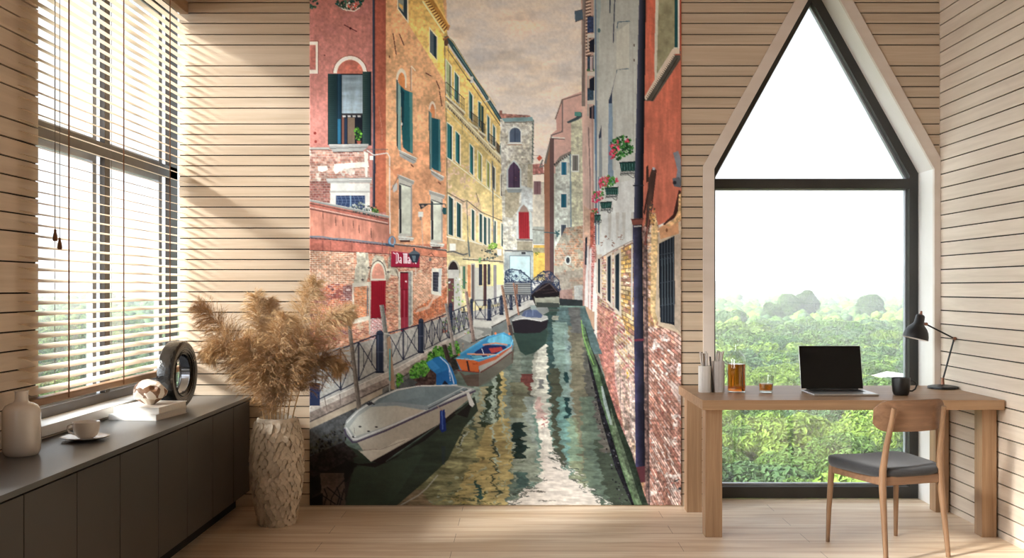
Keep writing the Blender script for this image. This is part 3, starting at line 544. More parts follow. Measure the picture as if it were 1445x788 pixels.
    for x, w_ in ((858,5),(869,5),(878,5),(891,4)): P([(x,300),(x+w_,300),(x+w_-1,336),(x+1,340)],(150,140,124),(),.35)
    # flower boxes
    def fbox(cx, cy, s, seed):
        for k in range(int(6*s)+2): L([(cx-6*s+k*2.2,cy+4*s),(cx-7*s+k*2.2,cy+9.5*s)],.8,(30,34,36))
        P([(cx-8*s,cy-3*s),(cx+8.5*s,cy-4*s),(cx+8*s,cy+5*s),(cx-6.5*s,cy+5.5*s)],(24,60,54)); 
        for k in range(6): L([(cx-6*s+k*2.6*s,cy-2*s),(cx-5.6*s+k*2.6*s,cy+4.5*s)],.8,(66,116,104))
        L([(cx-8*s,cy-3*s),(cx+8.5*s,cy-4*s)],1.4,(16,38,38)); L([(cx-7*s,cy+8*s),(cx+7*s,cy+7*s)],.9,(26,30,34)); L([(cx+2*s,cy+10*s),(cx+6*s,cy+12*s),(cx+7*s,cy+9*s)],.7,(60,60,64))
    fbox(886,234,1.45,1); fbox(863,269,1.15,2); fbox(855,289,1.0,3); fbox(840.5,307,.85,4)
    blobs(150,[(860,203),(868,194),(884,192),(893,200),(894,214),(880,222),(868,230),(865,218)],[(40,104,40),(70,140,56),(26,72,34)],1.2,2.8,90); blobs(46,[(861,204),(872,198),(874,212),(862,228),(860,214)],[(212,44,70),(226,70,96)],1,2.2,91); blobs(9,[(882,196),(888,196),(888,201),(882,201)],[(220,50,80)],1,2,92)
    blobs(80,[(848,254),(856,246),(866,250),(870,258),(860,264),(850,268)],[(50,120,44),(84,150,60)],1,2.2,93); blobs(60,[(845,254),(852,249),(860,250),(856,262),(847,266)],[(214,50,84),(230,96,120),(206,60,60)],1,2,94); blobs(8,[(869,252),(873,252),(873,257),(869,257)],[(220,60,90)],1,1.8,95)
    blobs(80,[(837,272),(846,268),(853,272),(851,280),(840,288),(836,284)],[(214,44,84),(226,84,116),(60,120,50)],1,2,96); blobs(70,[(826,302),(832,296),(842,294),(844,300),(834,305),(827,306)],[(216,50,70),(226,90,90),(60,120,50)],1,1.9,97)
    # ---- right wall: bricks below the plaster
    low = [(824,300),(838,310),(845,360),(905,335),(905,721),(920,745),(905,721),(832,486),(822,462)]
    P([(824,318),(838,318),(843,365),(905,336),(908,730),(898,721),(822,462)],(172,120,104),ST2)
    bricks([(838,368),(905,336),(905,700),(880,640),(836,500)],[(838,368),(905,338),(905,640),(838,500)],16,46,[(176,128,84),(186,150,96),(160,100,86),(150,84,80),(190,160,130)],(190,170,150),.20,(170,110,100),.45,.14)
    bricks([(872,352),(905,336),(905,480),(884,470),(876,440)],[(838,368),(905,338),(905,640),(838,500)],14,40,[(196,150,74),(186,132,66),(190,160,110),(150,100,80)],(120,92,70),.16,(206,186,160),.6,.16)
    P([(843,430),(866,440),(868,500),(872,560),(878,600),(872,612),(852,540),(843,512)],(166,92,78),[(F2,.14),(FS,.14),(F3,.1)],.6); bricks([(848,470),(862,470),(882,620),(868,600),(846,520)],[(838,368),(905,338),(905,640),(838,500)],16,46,[(166,92,76),(154,80,70)],(176,124,112),.12,None,.5,.14,.5)
    P([(866,480),(872,500),(880,560),(890,640),(884,620),(868,540)],(196,170,160),[(FS,.25)],.6); P([(876,520),(895,530),(895,690),(884,640)],(176,146,130),[(F2,.14),(FS,.28)],.7); P([(888,540),(904,560),(904,640),(890,610)],(206,186,178),[(F2,.2),(FS,.25)],.5); blobs(5,[(884,526),(888,526),(888,534),(884,536)],[(216,166,40)],.8,1.6,99)
    L([(875,520),(876,590)],.8,(90,70,60),.8)
    T([(843,365),(905,336),(905,700),(880,640),(836,500)], lambda x,y,v,s: v*(1+.10*FS[s]+.03*FX[s])[...,None])
    # pilasters at left
    P([(826,318),(838,318),(838,520),(824,470)],(168,120,106),[(F3,.14),(FS,.08)]); P([(824,430),(840,440),(842,500),(833,484),(824,464)],(168,128,100),[(F3,.12)])
    bricks([(834,318),(840,318),(839,430),(834,436)],[(828,318),(842,318),(842,430),(828,430)],4,40,[(176,70,56),(160,66,60),(190,96,84)],(200,160,150),.2)
    P([(829,350),(831.5,330),(830,434),(825,432),(826,400)],(190,180,172),[(F3,.08)]); P([(832,352),(835,350),(834,438),(831,436)],(200,184,176)); P([(838.5,372),(843,370),(842.4,520),(839.4,512),(839,440),(836,440)],(206,196,184),[(F2,.06)]); L([(840,440),(840.5,508)],1.6,(198,188,176)); E(838.4,466.5,1,1.3,(60,40,40))
    P([(824,290),(838,300),(838,340),(828,350),(824,340)],(190,150,124),ST2); P([(833,300),(839,300),(838,345),(833,350)],(176,84,64),[(FS,.2)]); P([(826,336),(829,334),(828,374),(825.5,374)],(30,36,50)); L([(850,312),(842,376)],.1,(0,0,0),0)
    # narrow barred openings
    for x0,x1,y0,y1,yb0,yb1 in ((844,847,365,366,412,415),(857.5,862,363,360,424,428),(868.5,874,361,357,434,440)):
        P([(x0-2,y0-5),(x1+2.5,y1-7),(x1+2.8,yb1+8),(x1-1,yb1+4),(x0-2.3,yb0+2)],(190,172,152),[(F2,.08)]); P([(x0,y0),(x1,y1),(x1-.2,yb1),(x0,yb0)],(26,38,46),[(F3,.1)])
    L([(905,336),(890,341),(868,352),(845,366)],1.1,(110,80,60),.8)
    L([(892,345),(891.5,452)],2.2,(184,178,172)); 
    # plaster drips
    for x,y,r_ in ((857,338,3),(876,336,3.5),(881,350,3),(850,345,2),(866,344,2)): blobs(7,[(x-r_,y-5),(x+r_,y-5),(x+r_,y+4),(x-r_,y+4)],[(150,110,90),(120,90,80)],.6,1.5,int(x))
    # ---- far right: orange wall
    G([(905,-24),(962,-24),(962,300),(955,306),(940,313),(905,330)],(178,80,56),(196,98,72),'y',[(F3,.10),(F1,.06),(F2,.05)],-24,200)
    bricks([(905,335),(914,300),(925,300),(930,322),(955,303),(962,295),(962,721),(905,721)],[(905,330),(962,300),(962,620),(905,520)],6,36,[(190,138,88),(196,150,110),(170,112,84),(200,160,136),(176,120,70)],(150,110,84),.16,(206,180,156),.5,.14)
    bricks([(914,460),(962,470),(962,721),(908,721)],[(912,440),(962,476),(962,800),(912,690)],5.5,52,[(188,130,108),(200,154,136),(168,104,86),(206,176,160),(176,116,92)],(132,88,74),.20,(212,190,176),.5,.16)
    T([(905,330),(962,300),(962,721),(905,721)], lambda x,y,v,s: v*(1+.11*FS[s]+.07*F2[s])[...,None])
    blobs(60,[(916,480),(962,520),(962,720),(920,720)],[(212,196,184),(196,160,150),(150,70,60)],.8,2.4,120,.7); P([(945,536),(962,550),(962,575),(950,556)],(206,190,178),(),.5)
    P([(919,325),(924,300),(928,325),(929,452),(924,460),(918,440)],(206,168,110),[(F2,.15),(FS,.15)])
    P([(929,328),(956,315),(961,312),(962,340),(957,470),(930,458),(925,440),(928,352)],(190,164,134),[(F2,.1)]); P([(930,322),(957,309),(958,330),(932,338)],(206,140,92),[(F2,.12)]); E(941,325,1.6,2.6,(120,70,40))
    P([(930,344),(952,333),(952.5,460),(948,458),(932,455),(930,400)],(24,28,36)); 
    for k in range(5): L([(934+k*4,342-k*2),(935+k*4,455)],1.1,(82,92,98),.9)
    for y in (358,365,398,430): L([(931,y+2),(952,y-2)],.9,(60,68,78),.9)
    P([(953,333),(961,329),(961,470),(952,462)],(176,152,128),[(F2,.12)]); L([(929,458),(956,468),(962,474)],3,(196,170,136))
    # window and sloping stone sill, top right
    P([(925.5,-24),(959,-24),(959,68),(950,70),(924,114),(923.5,90)],(182,172,150)); P([(930,-24),(952,-24),(952,66),(947,73),(931,98),(927,104),(928,60)],(126,118,86),[(F1,.12),(F2,.12)]); R(951.8,-24,956.5,67,(20,66,68)); R(956.5,-24,959,68,(196,182,166))
    P([(956,68),(960.5,72),(960.5,84),(922,143),(909,142),(909,138)],(76,70,60),[(F2,.15)]); P([(949,69),(959,68),(959,78),(954,76),(912,142),(909,138)],(190,168,144)); 
    for k in range(26): a = lerp((951,77),(912,137),k/25); L([a,(a[0]+2,a[1]+1.6)],1,(96,76,60))
    L([(956,82),(920,142)],1.2,(44,36,30)); L([(953,77),(961,77)],1.6,(160,80,60))
    L([(960.3,-24),(960.3,70)],1.4,(150,60,40))
    P([(905,-24),(909,-24),(907,300),(903,300)],(120,52,52),[(F3,.05)],.8)
    # main drain pipe
    G([(902.5,-24),(912,-24),(907.5,310),(894.5,310)],(52,52,66),(58,60,78),'y'); T([(902.5,-24),(912,-24),(907.5,310),(894.5,310)], lambda x,y,v,s: v*(1.25-.9*np.clip((x-(902-(y+24)*.024))/10,0,1))[...,None])
    L([(894,262),(908,262)],1.6,(34,36,46)); P([(890.5,309),(908.5,308),(906.5,317),(893,318)],(116,58,46),[(F2,.1)]); L([(891,310),(908,309)],1.2,(70,36,32))
    G([(893,318),(906.5,317),(911,680),(897.5,682)],(44,44,62),(40,36,60),'y',[(F3,.16),(F2,.2)]); T([(893,318),(906.5,317),(911,680),(897.5,682)], lambda x,y,v,s: v*(1.45-1.0*np.clip((x-893-(y-318)*.012)/13,0,1))[...,None]); P([(897,660),(911,658),(911,681),(898,682)],(84,36,42)); P([(895,479),(912,478),(912,481),(895,482)],(110,40,50)); L([(895,320),(905,319)],1.6,(180,170,160))
    P([(907,320),(914,316),(915,480),(918,721),(911,721),(909,480)],(110,82,74),[(FS,.35),(F2,.2)]); L([(912,330),(913,480),(916,721)],1,(44,34,40),.8)
    # broken planks and stone bracket
    P([(912,236),(915,233),(916,256),(912,258)],(60,36,30)); P([(915,254),(920,238),(925,237),(924,264),(918,292),(914,322),(911,320)],(74,48,40),[(F3,.2)]); L([(926,240),(920,290),(915,330)],1.5,(60,34,30)); P([(908,300),(914,268),(916,270),(910,304)],(60,34,30)); P([(921,236),(925,237),(924,240),(921,240)],(170,170,176)); P([(914,290),(922,288),(921,296),(914,298)],(80,60,54)); L([(916,310),(910,345),(913,345)],2,(120,60,50)); blobs(30,[(918,292),(925,290),(926,316),(918,320)],[(216,160,80),(190,130,70),(110,76,50)],.9,2,101)
    P([(950,216),(957,213),(961,224),(962,262),(953,258),(956,240)],(120,122,128),[(F2,.1)]); P([(949,252),(958,250),(962,256),(961,265),(951,263)],(96,96,100),[(F2,.1)]); E(952,258,2.6,2.6,(40,40,46)); P([(958,268),(961,270),(960,298),(952,308),(944,313),(938,318),(936,316),(950,303)],(60,30,26)); P([(958,275),(962,272),(962,310),(946,320),(940,318),(952,309),(957,298)],(206,156,100),[(FS,.2)])
    L([(952,680),(958,677)],2,(40,50,50)); E(960,690,3,1.8,(40,50,56)); 
    # ---- water
    wat = [(437,640),(487,628),(520,640),(600,590),(668,556),(730,500),(774,470),(783,432),(826,434),(822,462),(832,486),(868,600),(900,700),(912,721),(437,721)]
    G([(437,480),(930,425),(930,721),(437,721)],(84,100,88),(70,80,62),'y',(),430,721) if False else None
    P([(437,600),(500,560),(640,500),(700,470),(771,430),(824,433),(822,462),(834,492),(862,570),(890,650),(905,700),(912,721),(437,721)],(84,98,86),[(FH,.15),(F2,.08)])
    wob = lambda y, a=1.0: a*(math.sin(y*.55)+.7*math.sin(y*.23+1.3)+.5*math.sin(y*1.1+.4))
    def band(x0a, x0b, x1a, x1b, ya, yb, col, amp=1.2, n=(), a=1.0, ph=0):
        """vertical reflection band from y=ya (x0a..x1a) to y=yb (x0b..x1b) with rippled edges"""
        k = max(6, int((yb-ya)/1.2)); lft = []; rgt = []
        for i in range(k+1):
            t = i/k; y = ya+(yb-ya)*t; g = amp*(.35+.9*t)
            lft.append((x0a+(x0b-x0a)*t+wob(y+ph, g), y)); rgt.append((x1a+(x1b-x1a)*t+wob(y*1.07+ph+9, g), y))
        P(lft+rgt[::-1], col, n, a)
    N = [(FH,.14),(F2,.07),(FS,.07)]
    band(752,745,826,905,432,721,(98,122,108),.4,N); band(783,783,826,850,434,500,(72,92,90),.3,N); 
    G([(750,434),(786,434),(780,520),(770,560),(752,500)],(40,60,52),(70,84,74),'y',N)
    R(755,446,789,452,(132,130,112),N); R(756,436,789,440,(60,70,62),N)
    band(773,775,780,786,445,560,(44,66,64),.9,N); band(780,784,800,806,455,600,(104,124,112),.9,N); band(800,812,824,850,460,720,(112,96,72),.9,N,.75); band(802,806,818,822,434,470,(86,84,80),.5,N)
    band(776,782,790,800,520,660,(66,68,52),1.2,N); band(786,794,796,818,560,640,(92,124,114),1.3,N); band(796,800,802,812,465,620,(118,138,130),1.2,N,.8); band(806,815,830,858,480,721,(108,100,78),1,N,.7); band(822,840,834,872,490,721,(74,72,66),.9,N,.9)
    band(792,800,802,822,570,650,(100,140,130),1.4,N); band(797,799,803,806,560,590,(28,56,56),1.2,N); band(795,798,800,804,525,540,(24,52,52),.8,N); E(803,491,2.2,3,(40,50,52)); E(803,491,4,5,(130,150,150),(),.5); band(800,812,814,834,590,721,(124,136,100),1.6,N,.65); band(818,830,836,866,560,721,(84,102,84),1.4,N,.8)
    band(836,862,852,902,620,721,(58,66,52),.8,N); band(832,848,844,880,500,640,(92,82,74),.7,N,.8)
    # white sky reflection
    band(757,753,771,776,486,585,(182,176,158),.8,N); band(758,768,774,790,585,721,(196,184,168),1.4,N); 
    P([(768,650),(782,640),(800,668),(830,690),(845,706),(852,721),(712,721),(724,704),(742,692),(758,688),(770,672)],(200,186,172),[(FH,.05)])
    for k in range(26):
        x = 714+k*5.5; y = 706-10*math.sin(k*.35)-(k%3)*3; 
        if k < 12: L([(x,y),(x+5,y-2),(x+9,y-1)],1.2,(70,66,58),.8)
    r = np.random.RandomState(5)
    for k in range(110):
        t = r.rand(); x = 776+t*76+r.uniform(-6,10); y = 640+t*74+r.uniform(-8,8); L([(x,y),(x+r.uniform(3,7),y+r.uniform(1,4))],r.uniform(.6,1.6),[(84,84,76),(210,198,184),(60,64,58)][r.randint(3)],.85)
    for k in range(70):
        t = r.rand(); x = 765-t*50+r.uniform(-6,8); y = 672+t*44+r.uniform(-5,5); L([(x,y),(x+r.uniform(3,8),y-r.uniform(0,3))],r.uniform(.6,1.5),[(74,74,66),(206,194,180),(56,60,52)][r.randint(3)],.85)
    band(759,760,766,767,535,548,(104,104,100),.6); band(754,760,764,769,560,592,(176,130,120),1,N,.7); blobs(12,[(764,588),(772,592),(770,606),(766,604)],[(160,60,60)],.7,1.5,110)
    # tower reflection
    band(727,729,757,755,490,570,(146,142,126),.8,N); band(731,734,752,751,495,530,(86,96,84),.8,N); band(725,716,733,740,470,600,(100,106,92),1.2,N); band(733,736,752,750,527,551,(98,48,42),.8,N); band(736,738,750,748,551,562,(74,70,58),.8,N)
    band(716,716,742,752,540,600,(104,102,78),1.1,N); band(740,742,752,760,560,680,(128,136,124),1.3,N); band(716,724,744,764,590,680,(124,130,112),1.5,N); band(719,723,738,744,596,646,(26,40,36),2.2,N); 
    # yellow facade reflection
    for xa,xb,wa,c in ((705,706,9,(176,152,90)),(712,715,7,(112,120,104)),(700,690,7,(60,68,48)),(694,690,6,(150,164,146)),(688,668,7,(44,56,40)),(680,655,9,(146,136,100)),(672,640,9,(120,134,118))):
        band(xa,xb,xa+wa,xb+wa*1.3,520 if xa > 690 else 545,640,c,1.6,N,1,xa)
    P([(684,600),(720,590),(722,650),(716,721),(636,721),(640,690),(660,650)],(158,136,82),[(FH,.22),(F2,.12)]); P([(600,660),(640,612),(660,600),(684,604),(676,640),(640,700),(636,721),(552,721)],(120,114,76),[(FH,.3),(F2,.2)])
    for xa,ya,xb,yb,c,w_ in ((694,600,704,668,(160,176,160),2.4),(698,620,700,700,(50,56,44),3),(708,560,716,640,(146,156,130),1.6),(640,620,622,660,(150,160,150),2.2),(652,610,650,630,(54,60,46),3),(664,590,672,620,(70,80,64),4),(690,560,694,600,(170,182,164),1.6),(700,556,700,600,(150,160,140),1.4),(680,552,684,596,(140,156,138),1.8),(660,600,646,640,(160,164,150),1.6),(712,600,726,640,(150,160,140),2)):
        L([(xa+(xb-xa)*i/14+wob(ya+(yb-ya)*i/14+xa,1.3), ya+(yb-ya)*i/14) for i in range(15)], w_, c, .85)
    for k in range(150):
        x = r.uniform(600,735); y = r.uniform(640,721)
        if x+ (y-640)*.9 < 668: continue
        L([(x,y),(x+r.uniform(3,9),y-r.uniform(1,5))],r.uniform(.8,2.4),[(86,84,50),(60,70,52),(176,146,80),(110,120,96),(44,54,42),(150,160,140)][r.randint(6)],.6)
    band(670,672,676,680,680,706,(40,66,60),1.2,N); band(726,730,744,742,668,690,(60,82,76),1.6,N); blobs(40,[(636,700),(700,690),(712,721),(640,721)],[(84,84,44),(150,130,60),(50,60,44)],1.2,3.4,111,.6)
    band(560,556,600,612,690,721,(124,96,74),1.2,N,.7)
    # ripple: drag the reflections sideways, more towards the viewer
    wp = [(437,600),(500,560),(640,500),(700,470),(771,430),(824,433),(822,462),(834,492),(862,570),(890,650),(905,700),(912,721),(437,721)]
    sl = reg(wp); m = inside(wp, sl); n1 = fbm(16,4.2,71,2)[sl]; n2 = fbm(7,2.2,81,2)[sl]; n3 = fbm(22,9,91,2)[sl]
    dep = np.clip((PY[sl]-440)/280, 0, 1); sx_ = (n1*3.4+n2*1.8)*(.3+1.3*dep); sy_ = n3*2.5*dep
    iy, ix = np.mgrid[sl[0], sl[1]]; jx = np.clip(ix+sx_*SS, 0, W-1).astype(int); jy = np.clip(iy+sy_*SS, 0, H-1).astype(int)
    src = img.copy(); v = img[sl]; v[m] = src[jy, jx][m]; v[m] = v[m]*(1+.09*fbm(9,1.8,101,2)[sl][m])[:,None]
    # boat shadows and dark water at left
    P([(437,660),(487,628),(545,652),(620,600),(670,560),(675,580),(655,604),(632,650),(600,680),(552,721),(437,721)],(46,54,42),[(FH,.12),(F1,.1)])
    P([(520,650),(600,606),(660,570),(640,585),(560,640),(540,655)],(34,24,24)); P([(437,650),(487,630),(500,650),(490,700),(480,721),(437,721)],(44,38,34),[(F1,.2),(F2,.2)]); P([(437,668),(486,650),(506,655),(490,680),(437,702)],(30,26,24),[(F2,.2)])
    P([(487,721),(500,660),(545,655),(600,640),(560,700),(540,721)],(52,62,48),[(F1,.12)],.7)
    L([(552,721),(572,710),(590,700),(602,690),(618,671)],1.6,(170,164,146),.9)
    band(452,456,486,488,668,721,(96,78,66),.6,N,.8)
    for pts in ([(455,721),(462,700),(458,690)],[(466,721),(468,704),(476,690),(488,676)],[(474,721),(480,700),(476,688)],[(456,700),(474,712)],[(462,688),(484,706)],[(486,672),(500,660)],[(478,720),(486,690)]): L(pts,1.6,(26,24,26),.9)
    P([(437,706),(456,696),(456,721),(437,721)],(24,22,24))
    # ---- quay and pavement
    P([(437,545),(437,500),(500,486),(560,470),(632,446),(706,432),(712,428),(752,415),(772,424),(690,470),(620,500),(560,545),(510,575),(437,606)],(158,152,142),[(F2,.06),(FS,.06)])
    P([(437,603),(470,580),(560,532),(640,490),(672,478),(700,482),(700,500),(640,530),(600,548),(520,580),(437,640)],(96,92,86),[(F2,.12),(FS,.16)])
    P([(437,574),(560,520),(604,495),(632,481),(664,469),(664,476),(632,489),(604,504),(562,530),(437,590)],(172,158,144),[(F2,.08),(FS,.07)]); P([(437,583),(562,527),(604,501),(632,488),(632,494),(604,509),(562,538),(437,600)],(130,112,100),[(F2,.14),(FS,.12)]); L([(437,575),(562,519),(632,480)],1,(206,194,180)); L([(437,596),(562,537),(604,509)],1.4,(60,50,46)); P([(437,597),(500,568),(540,549),(540,556),(500,577),(437,606)],(160,140,116),[(F2,.1)])
    P([(437,607),(500,577),(540,556),(600,520),(612,540),(540,560),(500,590),(487,625),(437,648)],(66,66,66),[(F2,.16),(FS,.16)]); blobs(150,[(437,628),(470,608),(496,590),(500,600),(487,626),(437,660)],[(30,26,26),(60,58,44),(74,70,60),(20,18,20)],1,2.6,112); P([(437,645),(486,624),(506,644),(437,676)],(40,32,30),[(FS,.3)])
    L([(458,560),(462,580)],1,(96,80,70)); L([(480,556),(481,572)],1,(90,76,70))
    # steps, upper quay
    P([(640,482),(662,470),(690,478),(700,476),(742,440),(770,424),(775,440),(726,468),(716,486),(688,492),(650,520),(642,510)],(112,112,106),[(F2,.12)]); P([(668,452),(694,454),(694,463),(668,461)],(180,174,160),[(F2,.06)]); P([(694,455),(752,424),(756,427),(756,432),(694,463)],(176,168,156),[(F2,.1)]); P([(694,463),(756,431),(758,440),(722,460),(696,480)],(96,100,96),[(F2,.1)]); L([(694,462),(752,432)],1.6,(50,44,42)); P([(669,462),(694,464),(694,474),(672,472)],(120,118,110)); P([(650,478),(672,464),(684,468),(664,484)],(150,146,136),[(F2,.08)]); P([(672,476),(690,472),(700,476),(674,482)],(156,150,138)); L([(665,484),(690,474)],2,(60,60,58))
    blobs(24,[(640,492),(655,484),(656,498),(642,504)],[(176,110,80),(150,140,120)],.8,1.8,113)
    # plants on the quay
    for pl, n_, sd in (([(578,522),(590,512),(606,506),(612,520),(600,532),(580,534)],240,1),([(560,528),(569,530),(568,546),(560,546)],40,2),([(604,500),(618,490),(630,494),(636,504),(622,512),(606,514)],170,3),([(612,490),(622,488),(632,492),(630,508),(612,512)],110,4),([(632,484),(645,482),(650,496),(640,508),(634,500)],90,5)):
        blobs(n_, pl, [(46,104,24),(72,138,34),(96,164,46),(30,76,22)], 1.1, 2.6, 114+sd)
    P([(580,536),(600,532),(612,516),(622,512),(614,545),(590,548)],(66,46,42),[(FS,.35)]); P([(563,545),(580,534),(590,540),(574,550)],(74,74,72),[(F2,.2)]); P([(634,508),(646,500),(650,520),(640,524)],(44,40,36),[(FS,.2)])
    blobs(30,[(625,455),(632,450),(634,470),(626,474)],[(70,110,60),(150,80,60)],.9,2,121); blobs(40,[(636,440),(660,430),(664,470),(640,476)],[(170,180,120),(120,150,60),(196,196,180),(150,90,70)],.8,1.8,122)
    # ---- rail fence with X panels
    nv = (36,38,56)
    def rail(x0,y0b,y0t,x1,y1b,y1t,npan,w_=1.1,half=True):
        L([(x0,y0t),(x1,y1t)],w_*1.7,nv); L([(x0,y0b),(x1,y1b)],w_*1.3,nv)
        for k in range(npan):
            a, b = k/npan, (k+1)/npan; m_ = (a+b)/2
            At = lerp((x0,y0t),(x1,y1t),a); Bt = lerp((x0,y0t),(x1,y1t),b); Ab = lerp((x0,y0b),(x1,y1b),a); Bb = lerp((x0,y0b),(x1,y1b),b)
            L([At,Ab],w_*1.5,nv); L([At,Bb],w_,nv); L([Ab,Bt],w_,nv)
            for f in (.27,.73):
                c0 = lerp(At,Bt,f); c1 = lerp(Ab,Bb,f); L([lerp(c0,c1,.24),lerp(c0,c1,.78)],w_*.8,nv)
        L([(x1,y1t),(x1,y1b)],w_*1.5,nv)
    def post(x,yt,yb,w_):
        R(x-w_/2,yt+2,x+w_/2,yb,(34,40,58)); E(x,yt+2,w_*.42,2.4,(40,46,64)); L([(x-w_/2,yt+5),(x+w_/2,yt+5)],1.2,(22,26,40)); R(x-w_/2+w_*.15,yt+6,x-w_/2+w_*.35,yb-1,(62,68,88),(),.7); L([(x-w_/2,(yt+yb)/2),(x+w_/2,(yt+yb)/2)],.8,(70,74,90)); R(x-w_/2-.8,yb-3,x+w_/2+.8,yb,(28,32,48))
    rail(446,566,508,481,549,492,1,1.3); rail(481,551,493,532,524,473,2,1.2); rail(548,519,470,591,498,459,2,1.1); rail(599,494,456,632,477,443,3,.9); rail(634,476,442,662,463,430,4,.8)
    post(442,546,572,10) if False else R(437,541,452,573,(34,42,72)); R(437,541,451,545,(24,30,54))
    post(536.5,467,527,10); post(594.5,450,499,7.4); post(636.5,428,478,5.5); post(666,422,470,4.5)
    L([(671,424),(689,424)],1.2,nv); L([(671,450),(688,451)],1,nv); L([(671,424),(671,450)],1.2,nv); L([(685,424),(685,451)],1.2,nv); L([(671,426),(685,450)],.8,nv); L([(671,450),(685,426)],.8,nv); E(678,437,2,2.4,nv)
    post(690.5,422,453,5); rail(693,448,423,706,441,419,2,.7); post(708,417,445,4.6); rail(710,440,417,720,435,413,2,.6); post(721.5,414,438,3.6); rail(723,433,412,732,428,410,2,.6); post(733,411,433,3); rail(735,428,410,749,422,405,3,.6); post(750,405,424,2.6)
    # stairs and iron bridge
    for k in range(6): R(712-k*.3,399+k*2.9,750,401.9+k*2.9,(132,132,128) if k%2 == 0 else (120,120,116)); L([(712,401.6+k*2.9),(750,401.6+k*2.9)],.9,(54,54,58))
    def lace(poly, n_, seed):
        P(poly,(120,134,140),[(FS,.2)],.35); r = np.random.RandomState(seed); xs = [p[0] for p in poly]; ys = [p[1] for p in poly]
        for i in range(len(poly)): L([poly[i],poly[(i+1)%len(poly)]],1.3,(26,38,66))
        c = 0
        while c < n_:
            x = r.uniform(min(xs),max(xs)); y = r.uniform(min(ys),max(ys)); ins = False; c += .15
            for i in range(len(poly)):
                (ax,ay),(bx,by) = poly[i],poly[(i+1)%len(poly)]
                if (ay > y) != (by > y) and x < (bx-ax)*(y-ay)/(by-ay)+ax: ins = not ins
            if not ins: continue
            c += 1; b = r.uniform(0,6.28); s = r.uniform(1,2)
            L([(x+s*math.cos(b+t),y+s*math.sin(b+t)) for t in (0,1,2,3,4)],.75,(26,40,72))
    lace([(713,398),(714,383),(722,380),(734,382),(746,391),(751,397),(746,399)],56,1)
    P([(750,418),(752,410),(768,395),(780,398),(790,412),(790,420),(778,431),(756,432)],(24,16,20)); L([(756,412),(776,400),(786,412)],1.6,(70,56,54)); L([(758,416),(784,412)],1,(56,40,40)); L([(762,410),(784,408)],.8,(56,40,40)); P([(754,418),(789,417),(790,430),(756,431)],(128,126,108),[(F2,.12),(FH,.12)]); P([(752,415),(788,414),(789,419),(756,421)],(20,14,18))
    lace([(750,414),(750,397),(765,384),(776,383),(789,396),(790,410),(776,399),(767,400)],90,2); L([(750,416),(767,400),(776,399),(790,412)],1.6,(50,50,64))
    P([(757,427),(789,428),(790,434),(757,434)],(50,54,48)); R(728,402,731,415,(120,84,66)) 
    # ---- mooring posts
    def pole(x0,y0,x1,y1,w0,w1,c=(112,98,88)):
        P([(x0-w0/2,y0),(x0+w0/2,y0-.8),(x1+w1/2,y1),(x1-w1/2,y1)],c,[(F3,.14),(FS,.1)]); L([(x0+w0*.25,y0),(x1+w1*.25,y1)],w0*.3,np.array(c)*.6,.6); L([(x0-w0*.4,y0),(x1-w1*.4,y1)],.5,np.array(c)*1.35,.7)
    pole(492,448,507.5,578,5,7,(106,92,80)); pole(539,431,556,550,6,8,(128,122,112)); P([(546,478),(551,474),(558,550),(552,550)],(150,112,84),[(F3,.1)]); L([(550.5,493),(550.3,538)],2,(60,150,150)); L([(550.3,538),(550.3,552)],1.4,(150,150,140)); L([(543,471),(550,472)],1.8,(160,156,146))
    pole(629.5,429,642,501,4,5,(130,116,106)); pole(627,487,634,512,6,7,(66,52,46)); pole(658,412,669,483,4.4,5,(130,104,92)); pole(708.5,403,720,468,3.4,5,(140,100,76)); pole(725,400,732.5,445,2,2.6,(140,90,66)); L([(720,460),(722,473)],5,(64,52,48))
    # ---- grey motor boat
    P([(500,656),(545,652),(600,622),(668,566),(660,590),(640,584),(560,646),(530,660)],(30,20,22),(),.8)
    G([(487,600),(500,618),(524,652),(546,640),(618,600),(664,562),(669,552),(640,553),(560,590)],(176,162,142),(150,136,118),'x',[(F1,.03)]); P([(508,638),(545,632),(560,622),(580,618),(546,640),(524,652),(513,641)],(188,176,156)); L([(506,636),(540,634),(572,622)],.7,(120,104,92)); P([(506,636),(524,652),(540,643),(524,638)],(196,184,166),(),.6)
    P([(486,605),(489,594),(503,580),(530,562),(560,549),(590,545),(640,543),(669,548),(671,552),(650,560),(600,582),(540,608),(504,624),(498,625),(488,612)],(150,152,146),[(F1,.03)])
    L([(486.5,606),(489,614),(498,624.5),(504,624),(545,608),(600,583),(650,561),(671,552)],2.6,(70,58,80)); L([(489,604),(499,620),(505,620),(560,598),(620,570),(665,550)],2.2,(196,190,184)); L([(490,597),(505,581),(535,562),(560,551),(592,545),(645,543.6)],1.4,(206,200,190))
    G([(493,604),(505,588),(524,575),(560,573),(600,580),(590,584),(545,602),(502,616)],(180,178,164),(176,160,140),'x',[(F1,.04)]); P([(524,574),(535,563),(560,552),(590,546),(640,545.5),(660,549),(640,558),(612,576),(602,579),(560,572)],(106,120,124),[(F1,.07),(F2,.03)]); P([(560,552),(600,546),(600,560),(545,570),(530,572)],(126,142,146),(),.4); P([(524,574),(535,569),(560,568),(606,573),(612,570),(640,555),(644,557),(608,579),(560,573)],(134,142,146),(),.8); L([(605,577),(640,559),(660,550)],1.6,(70,74,80)); L([(604,573),(655,547)],1.2,(170,176,176))
    for x,y in ((508.5,602.5),(531.5,603),(520.5,609)): E(x,y,2,1,(30,28,32))
    L([(500,604),(501,612)],.6,(90,80,80)); E(499,617,1.6,1.4,(30,26,30)); E(501.5,616.5,1.4,1.2,(200,196,190)); P([(517,570),(525,567),(528,570),(521,573)],(44,44,52)); L([(520,567),(529,571)],1.6,(50,50,56))
